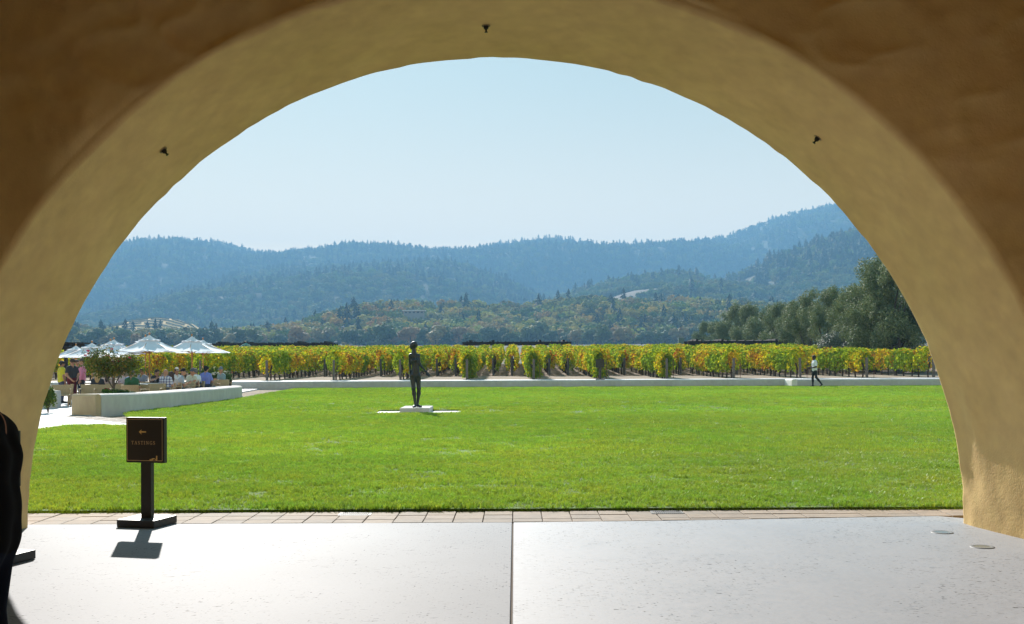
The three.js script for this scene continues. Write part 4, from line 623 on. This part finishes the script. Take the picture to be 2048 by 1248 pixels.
    for (let d = d0 + 0.7; d < Math.min(d0 + 18, 100); d += 1.5) { const q = part(row, 'vine_trunk', trunkG[(r() * 3) | 0], barkM); q.position.set(rr(-0.04, 0.04, r), terrainH(d), -d + rr(-0.1, 0.1, r)); q.rotation.y = r() * 6.28; }
    if (isF && k > 2) { const s = part(row, 'steel_stake', stakeG, stakeM); s.position.set(0.38, terrainH(d0), -d0 + 0.3); }
    part(row, 'drip_hose', rod([0.05, terrainH(d0) + 0.45, -d0], [0.05, terrainH(d0 + 12) + 0.45, -d0 - 12], 0.01, 0.01, 5), hoseM);
    add(row, 'vine_row', isF ? 'long row of autumn grapevines starting close behind the low wall' : 'row of yellow green grapevines starting farther back from the wall', 'vine row', isF ? 'vine rows reaching the low wall' : 'vine rows set back from the wall');
    if (isF && r() < 2 && k % 6 === 0) void 0;
  }
}

// ---------------------------------------------------------------- pergolas beyond the vines, utility box
{
  const perg = (px0, px1, py, d, label, braces) => {
    const g = new THREE.Group(), x0 = X(px0, d), x1 = X(px1, d), xm = (x0 + x1) / 2, w = x1 - x0, y0 = terrainH(d), top = Yh((px0 + px1) / 2, py, d) - y0; g.position.set(xm, y0, -d);
    for (const z of [0, -3]) part(g, 'beam', box(w, 0.38, 0.2, 0, top - 0.19, z, 0.01), darkTimber);
    for (const [a, b] of braces) { const bx0 = X(a, d) - xm, bx1 = X(b, d) - xm; part(g, 'lower_beam', box(bx1 - bx0, 0.3, 0.16, (bx0 + bx1) / 2, top - 0.53, 0, 0.01), darkTimber); }
    const n = 4; for (let i = 0; i < n; i++) { const px = -w / 2 + 0.9 + (w - 1.8) * [0, 0.24, 0.75, 1][i]; for (const z of [0, -3]) { part(g, 'post', box(0.24, top - 0.385, 0.21, px, (top - 0.385) / 2, z), darkTimber); } part(g, 'rafter', box(0.26, 0.2, 4.2, px, top + 0.1, -1.5), darkTimber); }
    for (let i = 0; i < 14; i++) part(g, 'rafter', box(0.08, 0.1, 3.6, -w / 2 + 0.5 + (w - 1) * i / 13, top + 0.05, -1.6), darkTimber);
    add(g, 'pergola', label, 'pergola', 'dark pergolas beyond the vines');
  };
  perg(425, 668, 686.5, 126, 'long dark timber pergola beside the teal umbrella beyond the vines', [[425, 467], [468, 516], [564, 606], [617, 664]]);
  perg(925, 1143, 683.5, 126, 'dark timber pergola beyond the middle of the vineyard', []);
  perg(1376, 1620, 681.5, 122, 'dark timber pergola in front of the olive trees', [[1380, 1615]]);
  { const d = 68.5, g = new THREE.Group(); g.position.set(X(128, d), 0.38, -d); const top = Yh(140, 683, d) - 0.38; part(g, 'beam', box(3, 0.2, 0.2, -0.4, top - 0.4, 0.2), darkTimber); for (let i = 0; i < 6; i++) part(g, 'rafter', box(0.1, 0.16, 2.2, -1.7 + i * 0.5, top - 0.2, 0), darkTimber); part(g, 'roof', box(3.6, 0.07, 2.4, -0.3, top - 0.08, 0).rotateZ(-0.02), darkTimber); for (const x of [-1.6, 0.2]) part(g, 'post', box(0.18, top - 0.5, 0.18, x, (top - 0.5) / 2, 0.2), darkTimber); add(g, 'shelter', 'dark timber roof edge behind the white umbrellas', 'shelter'); }
  { const d = 128, g = new THREE.Group(), y = terrainH(d), top = Yh(1362, 676, d) - y; g.position.set(X(1362, d), y, -d); part(g, 'cabinet', box(0.62, 0.72, 0.5, 0, top - 0.36, 0, 0.02), mat(0.12, 0.2, 0.2, 0.6)); part(g, 'mast', box(0.12, top - 0.73, 0.12, 0, (top - 0.73) / 2, 0), greyTimber); part(g, 'lid', box(0.66, 0.04, 0.54, 0, top + 0.021, 0), mat(0.3, 0.36, 0.36, 0.6)); add(g, 'utility_box', 'grey green utility box on a mast above the vines', 'utility box'); }
}

// ---------------------------------------------------------------- olive trees
{
  const lm = leafMat({ roughness: 0.6, specularIntensity: 0.2, transmission: 0.38 }), bark = mat(0.07, 0.055, 0.045, 0.95);
  const olive = (seed, n) => {
    const r = rng(seed), g = new THREE.Group(), A = leaves(), limbs = [], lobes = [];
    for (let i = 0; i < 44; i++) { const a = r() * 6.283, t = Math.pow(r(), 0.8), y = lerp(2.0, 8.2, t), q = Math.sqrt(r()) * (2.7 * Math.sin(Math.PI * clamp(0.18 + t * 0.74)) + 0.3); lobes.push([Math.cos(a) * q, y, Math.sin(a) * q, rr(0.55, 1.05, r)]); }
    lobes.push([rr(-0.5, 0.5, r), 8.6, rr(-0.5, 0.5, r), 0.7]);
    for (const L of lobes) { const m = Math.round(n * L[3] * L[3]); for (let i = 0; i < m; i++) { const u = unit(r), q = L[3] * Math.pow(r(), 0.38), s = rr(0, 1, r); const c = mix3([0.13, 0.18, 0.065], [0.38, 0.42, 0.24], s * s * 0.85 + 0.1 * r()); const x = L[0] + u[0] * q, y = L[1] + u[1] * q * 1.15 + 0.15 * Math.abs(u[1]), z = L[2] + u[2] * q; leafQuad(A, x, y, z, [u[0] + rr(-0.8, 0.8, r), u[1] * 0.5 + rr(-0.6, 0.8, r), u[2] + rr(-0.8, 0.8, r)], 0.034 * rr(0.8, 1.3, r), 0.15 * rr(0.7, 1.3, r), c, r); } }
    for (let i = 0; i < 5; i++) { const a = i / 5 * 6.283 + r(), L = lobes[i * 7]; limbs.push(rod([0.1 * Math.cos(a), 1.0, 0.1 * Math.sin(a)], [Math.cos(a) * 0.9, 2.6, Math.sin(a) * 0.9], 0.17, 0.1, 7), rod([Math.cos(a) * 0.9, 2.6, Math.sin(a) * 0.9], [L[0], L[1], L[2]], 0.1, 0.03, 6)); }
    limbs.push(rod([0, -0.2, 0], [0.05, 1.1, 0], 0.36, 0.24, 9)); part(g, 'trunk', join(limbs), bark); part(g, 'crown', leafGeo(A), lm); return g;
  };
  const kinds = [olive(1, 620), olive(2, 620), olive(3, 620)], seen = [0, 0, 0];
  // distance, pixel of the axis, pixel row of the top
  const T = [[84, 1800, 508], [88, 1752, 514], [92, 1880, 520], [97, 1702, 570], [103, 1662, 573], [112, 1622, 578], [122, 1590, 600], [134, 1560, 604], [146, 1532, 610], [158, 1502, 607], [172, 1474, 608], [188, 1448, 624], [205, 1410, 642], [108, 1780, 570], [130, 1690, 590]];
  T.forEach(([d, px, py], i) => { const k = i % 3, o = seen[k]++ ? kinds[k].clone() : kinds[k], y = terrainH(d), h = Yh(px, py, d) - y, s = h / 9.2; o.position.set(X(px, d), y - 0.05, -d); o.scale.set(s * (i === 12 ? 0.62 : 1.02), s, s * 1.02); o.rotation.y = i * 1.7; add(o, 'olive_tree', i === 12 ? 'slim olive tree at the far end of the olive row' : 'tall grey green olive tree in the row beside the vineyard', 'tree', 'olive trees beside the vineyard'); });
  // low silvery shrubs at their foot
  const r = rng(77), sh = new THREE.Group(); void sh;
  const mk = (seed) => { const q = rng(seed), A = leaves(); for (let i = 0; i < 2600; i++) { const u = unit(q), t = Math.pow(q(), 0.4); leafQuad(A, u[0] * 1.2 * t, 1.0 + u[1] * 1.1 * t, u[2] * 1.0 * t, [u[0] + rr(-0.6, 0.6, q), u[1] + 0.4, u[2] + rr(-0.6, 0.6, q)], 0.04, 0.11, mix3([0.07, 0.09, 0.05], [0.2, 0.23, 0.17], q()), q); } const g = new THREE.Group(); part(g, 'foliage', leafGeo(A), lm); part(g, 'stem', join([rod([0, -0.1, 0], [0, 1.2, 0], 0.05, 0.02, 6)]), bark); return g; };
  const s0 = mk(5); [[1672, 92, 1.35], [1712, 90, 1.2], [1745, 88, 1.1], [1830, 85, 1.1]].forEach(([px, d, s], i) => { const o = i ? s0.clone() : s0; o.position.set(X(px, d), terrainH(d), -d); o.scale.set(s, s * 1.15, s); o.rotation.y = i * 2; add(o, 'silver_shrub', 'low silvery shrub at the foot of the olive trees', 'shrub', 'silvery shrubs under the olives'); }); void r;
}

// ---------------------------------------------------------------- hills with their woods, far trees and buildings
{
  const seg = (P, x) => { if (x <= P[0][0]) return P[0][1]; for (let i = 1; i < P.length; i++) if (x <= P[i][0]) { const t = (x - P[i - 1][0]) / (P[i][0] - P[i - 1][0]); return lerp(P[i - 1][1], P[i][1], t * t * (3 - 2 * t) * 0.5 + t * 0.5); } return P[P.length - 1][1]; };
  const hill = (name, label, P, D, d0, spread, gully, seed, cap, shape = 0.8) => {
    const px0 = P[0][0], px1 = P[P.length - 1][0];
    const height = (x, d) => {
      const px = CX + x / D * F, H = Yh(px, seg(P, px), D) - cap, foot = terrainH(d0) - 2, s = (d - d0) / (D - d0);
      if (s <= 0) return foot - 8 * -s; const q = s <= 1 ? Math.pow(sst(0, 1, s) * 0.4 + s * 0.6, shape) : 1 - (s - 1) * 0.9;
      const n = fbm3(x / spread, d / spread, seed, 3) * gully * Math.sin(Math.PI * clamp(s, 0, 1)) ;
      return foot + (H - foot) * q + n;
    };
    const pos = [], idx = [], NX = 260, ND = 100, xs = X(px0, D), xe = X(px1, D);
    for (let j = 0; j <= ND; j++) for (let i = 0; i <= NX; i++) { const x = lerp(xs, xe, i / NX), d = lerp(d0 - 20, D + (D - d0) * 0.35, j / ND); pos.push(x, height(x, d), -d); }
    for (let j = 0; j < ND; j++) for (let i = 0; i < NX; i++) { const a = j * (NX + 1) + i, b = a + 1, c = a + NX + 1, e = c + 1; idx.push(a, b, c, b, e, c); }
    add(mesh(geoFrom(pos, null, null, idx), mat(0.045, 0.055, 0.025, 1)), name, label, 'hill', null, 'structure');
    return { height, xs, xe, d0, D };
  };
  const fir = (seed) => { const r = rng(seed), pos = [], idx = []; for (let t = 0; t < 9; t++) { const y = 0.1 + t * 0.09, R0 = 0.27 * Math.pow(1 - t / 9.8, 0.85) * rr(0.8, 1.2, r), n = 6; for (let i = 0; i < n; i++) { const a = (i + r()) / n * 6.283, b = a + rr(0.5, 0.9, r), q = R0 * rr(0.7, 1.25, r), k = pos.length / 3; pos.push(0, y + 0.13, 0, Math.cos(a) * q, y - 0.02 * r(), Math.sin(a) * q, Math.cos(b) * q, y - 0.03 * r(), Math.sin(b) * q); idx.push(k, k + 2, k + 1); } } const k = pos.length / 3; pos.push(0.012, 0, 0, -0.012, 0, 0.012, 0, 0.9, 0, 0, 0, -0.014); idx.push(k, k + 1, k + 2, k + 1, k + 3, k + 2, k + 3, k, k + 2); return geoFrom(pos, null, null, idx); };
  const oak = (seed, n = 150) => { const r = rng(seed), A = leaves(), lob = Array.from({ length: 9 }, () => { const u = unit(r); return [u[0] * 0.3, 0.58 + u[1] * 0.2, u[2] * 0.3, rr(0.16, 0.26, r)]; }); for (let i = 0; i < n; i++) { const L = lob[i % 9], u = unit(r), q = L[3] * rr(0.7, 1.05, r); leafQuad(A, L[0] + u[0] * q, L[1] + u[1] * q, L[2] + u[2] * q, [u[0] + rr(-0.5, 0.5, r), u[1] + rr(-0.3, 0.5, r), u[2] + rr(-0.5, 0.5, r)], 0.065, 0.08, [1, 1, 1], r); } const g = leafGeo(A); g.deleteAttribute('color'); return g; };
  const firs = [fir(1), fir(2), fir(3)], oaks = [oak(4), oak(5), oak(6)];
  const firM = mat(0.030, 0.045, 0.020, 0.9, { side: THREE.DoubleSide }), oakM = pmat(0.145, 0.165, 0.05, 0.85, { side: THREE.DoubleSide, transmission: 0.25, specularIntensity: 0.2, thickness: 0 });
  const wood = (h, n, firShare, seed, sizes, cols, skip, label) => {
    const r = rng(seed), M = new THREE.Matrix4(), Qt = new THREE.Quaternion(), E = new THREE.Euler(), C = new THREE.Color(), bins = { f0: [], f1: [], o0: [], o1: [] };
    for (let i = 0; i < n; i++) {
      const x = lerp(h.xs, h.xe, r()), s = 1.06 - Math.pow(r(), 0.9) * 1.08, d = lerp(h.d0, h.D, s); if (skip && skip(x, d, s)) continue;
      const fs = typeof firShare === 'function' ? firShare(x, s) : firShare, isF = r() < fs + 0.1 * noise3(x * 0.006, d * 0.006, seed), sc = (isF ? sizes[0] : sizes[1]) * rr(0.55, 1.2, r); E.set(0, r() * 6.283, 0); Qt.setFromEuler(E);
      const c = isF ? [rr(0.8, 1.3, r), rr(0.8, 1.2, r), rr(0.8, 1.2, r)] : cols[(Math.pow(r(), 1.1) * cols.length) | 0].map((v) => v * rr(0.8, 1.2, r));
      bins[(isF ? 'f' : 'o') + (r() < 0.5 ? 0 : 1)].push([M.clone().compose(V(x, h.height(x, d) - sc * 0.04, -d), Qt, V(sc * (isF ? rr(0.9, 1.5, r) : rr(0.95, 1.3, r)), sc, sc * (isF ? 1.2 : 1.15))), C.clone().setRGB(...c)]);
    }
    for (const [k, list] of Object.entries(bins)) if (list.length) { const isF = k[0] === 'f', im = new THREE.InstancedMesh(isF ? firs[+k[1]] : oaks[+k[1]], isF ? firM : oakM, list.length); list.forEach(([m, c], i) => { im.setMatrixAt(i, m); im.setColorAt(i, c); }); im.castShadow = im.receiveShadow = true; add(im, isF ? 'conifer_wood' : 'oak_wood', label + (isF ? ', dark pointed conifers' : ', rounded oaks'), 'wood', 'wooded hillsides', 'stuff'); }
  };
  const GRN = [[0.7, 0.9, 0.7], [0.9, 1, 0.8], [1.1, 1.15, 0.9], [1.3, 1.25, 0.8]], AUT = [[0.8, 0.95, 0.7], [1.0, 1.05, 0.8], [1.25, 1.2, 0.8], [2.6, 2.0, 1.3], [2.7, 1.8, 1.2], [2.2, 1.75, 0.9]];
  const far = hill('hill', 'far wooded ridge along the skyline', [[-300, 520], [0, 515], [150, 505], [245, 498], [330, 494], [400, 486], [440, 484], [490, 498], [530, 509], [560, 511], [640, 506], [720, 505], [770, 508], [850, 507], [950, 500], [1000, 490], [1060, 483], [1110, 479], [1150, 483], [1200, 490], [1290, 486], [1380, 484], [1440, 476], [1490, 460], [1530, 444], [1600, 424], [1660, 411], [1720, 405], [1900, 395], [2300, 400]], 3400, 2100, 420, 90, 2, 10, 0.75);
  wood(far, 21000, (x, s) => s < 0.35 ? 0.2 : 0.5, 11, [26, 18], GRN, null, 'trees of the far ridge');
  const spur = hill('hill', 'wooded spur in front of the far ridge', [[-300, 600], [0, 640], [200, 632], [300, 606], [380, 585], [443, 568], [500, 550], [564, 538], [650, 534], [745, 532], [850, 528], [930, 540], [1000, 566], [1050, 596], [1110, 640], [1160, 700]], 2500, 1500, 260, 60, 4, 8, 0.8);
  wood(spur, 9500, (x, s) => s < 0.4 ? 0.05 : 0.42, 12, [25, 17], GRN, null, 'trees of the middle spur');
  const open = [[X(1130, 1450), 1450, 90, 60], [X(1275, 1420), 1420, 75, 70], [X(1400, 1480), 1480, 40, 60], [X(1455, 1720), 1700, 40, 60]], inOpen = (x, d) => open.some(([ox, od, a, b]) => Math.hypot((x - ox) / a, (d - od) / b) < 1 + 0.3 * noise3(x * 0.03, d * 0.03, 3));
  const right = hill('hill', 'nearer wooded hill rising behind the olive trees', [[930, 700], [1000, 650], [1050, 622], [1100, 608], [1180, 580], [1240, 562], [1300, 556], [1340, 546], [1400, 556], [1440, 562], [1480, 553], [1520, 536], [1540, 520], [1600, 502], [1650, 484], [1705, 464], [1760, 444], [1900, 412], [2300, 420]], 1750, 1080, 200, 34, 6, 6, 0.8);
  wood(right, 10500, (x, s) => s > 0.62 && x > 330 ? 0.5 : 0.04, 13, [24, 15], GRN, (x, d) => inOpen(x, d), 'trees of the nearer hill');
  const low = hill('hill', 'low oak covered hills at the valley edge', [[-300, 650], [60, 656], [180, 672], [300, 684], [400, 684], [470, 678], [560, 674], [620, 666], [680, 645], [740, 628], [800, 618], [860, 622], [920, 620], [1000, 624], [1050, 626], [1100, 616], [1200, 608], [1300, 613], [1400, 613], [1500, 622], [1600, 632], [1750, 650], [1900, 668], [2200, 680]], 980, 740, 120, 12, 8, 3, 0.8);
  wood(low, 4600, 0.03, 14, [19, 13], AUT, (x, d) => x < X(640, d) && Math.abs(x - X(300, d)) < 70 && false, 'trees of the low hills');
  // terraced vineyard on a knoll
  {
    const P = [[120, 700], [150, 690], [185, 668], [230, 650], [285, 638], [320, 635], [350, 638], [385, 648], [405, 662], [430, 690], [450, 702]], D = 1300;
    const k = hill('hill', 'tan knoll with terraced vine rows', P, D, 1120, 200, 3, 9, 0, 0.9); k; scene.children[scene.children.length - 1].material = mat(0.58, 0.35, 0.08, 1);
    const rows = []; for (let j = 0; j < 10; j++) { const s = 0.12 + j * 0.09, d = lerp(1120, D, s); for (let i = 0; i < 60; i++) { const xa = lerp(k.xs, k.xe, i / 60), xb = lerp(k.xs, k.xe, (i + 1) / 60), ya = k.height(xa, d), yb = k.height(xb, d); if (ya < terrainH(d) + 1.5 || (i + j * 7) % 13 === 0) continue; rows.push(rod([xa, ya + 0.9, -d], [xb, yb + 0.9, -d], 0.75, 0.75, 5)); } }
    const m = mesh(join(rows), mat(0.17, 0.15, 0.05, 1)); add(m, 'terraced_vines', 'contour rows of vines on the terraced knoll', 'vines', null, 'stuff');
  }
  // pale grass of the open slopes: sheets following the hill
  open.forEach(([ox, od, a, b], i) => { const pos = [], idx = [], N = 20; for (let j = 0; j <= N; j++) for (let q = 0; q <= N; q++) { const x = ox + (q / N * 2 - 1) * a * 1.2, d = od + (j / N * 2 - 1) * b * 1.2; pos.push(x, right.height(x, d) + 0.5 - 6 * Math.max(0, Math.hypot((x - ox) / a, (d - od) / b) - 1.05), -d); } for (let j = 0; j < N; j++) for (let q = 0; q < N; q++) { const e = j * (N + 1) + q; idx.push(e, e + 1, e + N + 1, e + 1, e + N + 2, e + N + 1); } const o = mesh(geoFrom(pos, null, null, idx), mat(0.15, 0.115, 0.08, 1)); add(o, 'meadow', 'dry tan meadow on the wooded hillside', 'meadow', 'dry meadows on the hill', 'structure'); void i; });
  // single oaks along the valley edge, single conifers on the skyline
  const r = rng(99), trunkM = mat(0.06, 0.05, 0.04, 1);
  const single = (geo, m, x, y, d, sc, name, label, group) => { const g = new THREE.Group(); part(g, 'trunk', rod([0, -0.05, 0], [0, 0.5, 0], 0.035, 0.02, 5), trunkM); part(g, 'crown', geo, m); g.position.set(x, y, -d); g.scale.set(sc * 1.15, sc, sc * 1.15); g.rotation.y = r() * 6.28; add(g, name, label, 'tree', group); };
  const bigOak = [oak(21, 420), oak(22, 420)], tones = [[0.10, 0.13, 0.045], [0.14, 0.17, 0.05], [0.32, 0.25, 0.10], [0.36, 0.23, 0.10]].map((c) => pmat(...c, 0.75, { side: THREE.DoubleSide, transmission: 0.25, specularIntensity: 0.2, thickness: 0 })), what = ['dark green oak at the valley edge', 'bright green oak at the valley edge', 'tan autumn oak at the valley edge', 'russet autumn oak at the valley edge'];
  for (let i = 0; i < 70; i++) { const px = 140 + i * 26 + rr(-9, 9, r), d = rr(640, 735, r), x = X(px, d), t = (Math.pow(r(), 1.3) * 4) | 0; single(bigOak[i % 2], tones[t], x, terrainH(d), d, rr(8, 14, r) * (i % 9 === 0 ? 1.25 : 1), 'oak_tree', what[t], what[t] + 's'); }
  for (const [px, h] of [[262, 30], [285, 26], [325, 34], [395, 24], [464, 30], [545, 20], [648, 24], [722, 36], [846, 30], [905, 30], [975, 34], [1002, 40], [1078, 42], [1090, 38], [1100, 40], [1118, 36], [1142, 40], [1204, 34], [1240, 38], [1272, 40], [1295, 36], [1350, 34], [1362, 34], [1392, 34], [1448, 26], [1520, 28], [1562, 26], [1660, 30]]) { const d = 3390, x = X(px, d); single(firs[(px | 0) % 3], firM, x, far.height(x, d) - 2, d, h * 0.8, 'conifer_tree', 'tall conifer standing out on the far skyline', 'conifers on the skyline'); }
  // long white winery on the low hill and a house on the right hill
  { const d = 850, g = new THREE.Group(), x = X(829, d), y = low.height(x, d); g.position.set(x, y, -d); const base = Yh(829, 627, d) - y; part(g, 'wall', box(15, 2.2 + base, 7, 0, (base + 2.2) / 2 - 0.5, 0), mat(0.30, 0.27, 0.24, 0.9)); part(g, 'roof', box(17.5, 0.5, 9.5, 0, base + 2.1, 0), mat(0.72, 0.68, 0.66, 0.7)); for (let i = 0; i < 5; i++) part(g, 'window', box(1.6, 1.1, 0.1, -6 + i * 3, base + 0.7, 3.54), mat(0.04, 0.05, 0.06, 0.2)); add(g, 'hillside_house', 'long low house with a white roof on the oak hill', 'house'); }
  { const d = 1690, x = X(1450, d), y = right.height(x, d), g = new THREE.Group(); g.position.set(x, y, -d); part(g, 'wall', box(26, 6, 9, 0, 3, 0), mat(0.42, 0.34, 0.28, 0.9)); part(g, 'roof', box(28, 1, 11, 0, 6.4, 0), mat(0.4, 0.26, 0.2, 0.8)); for (let i = 0; i < 5; i++) part(g, 'window', box(2.4, 2, 0.1, -10 + i * 5, 3.4, 4.54), mat(0.05, 0.06, 0.07, 0.3)); add(g, 'hilltop_house', 'long tan house in a clearing on the nearer hill', 'house'); }
}

scene.traverse((o) => { if (o.isMesh) { o.castShadow = true; o.receiveShadow = true; } });
renderer.render(scene, camera);
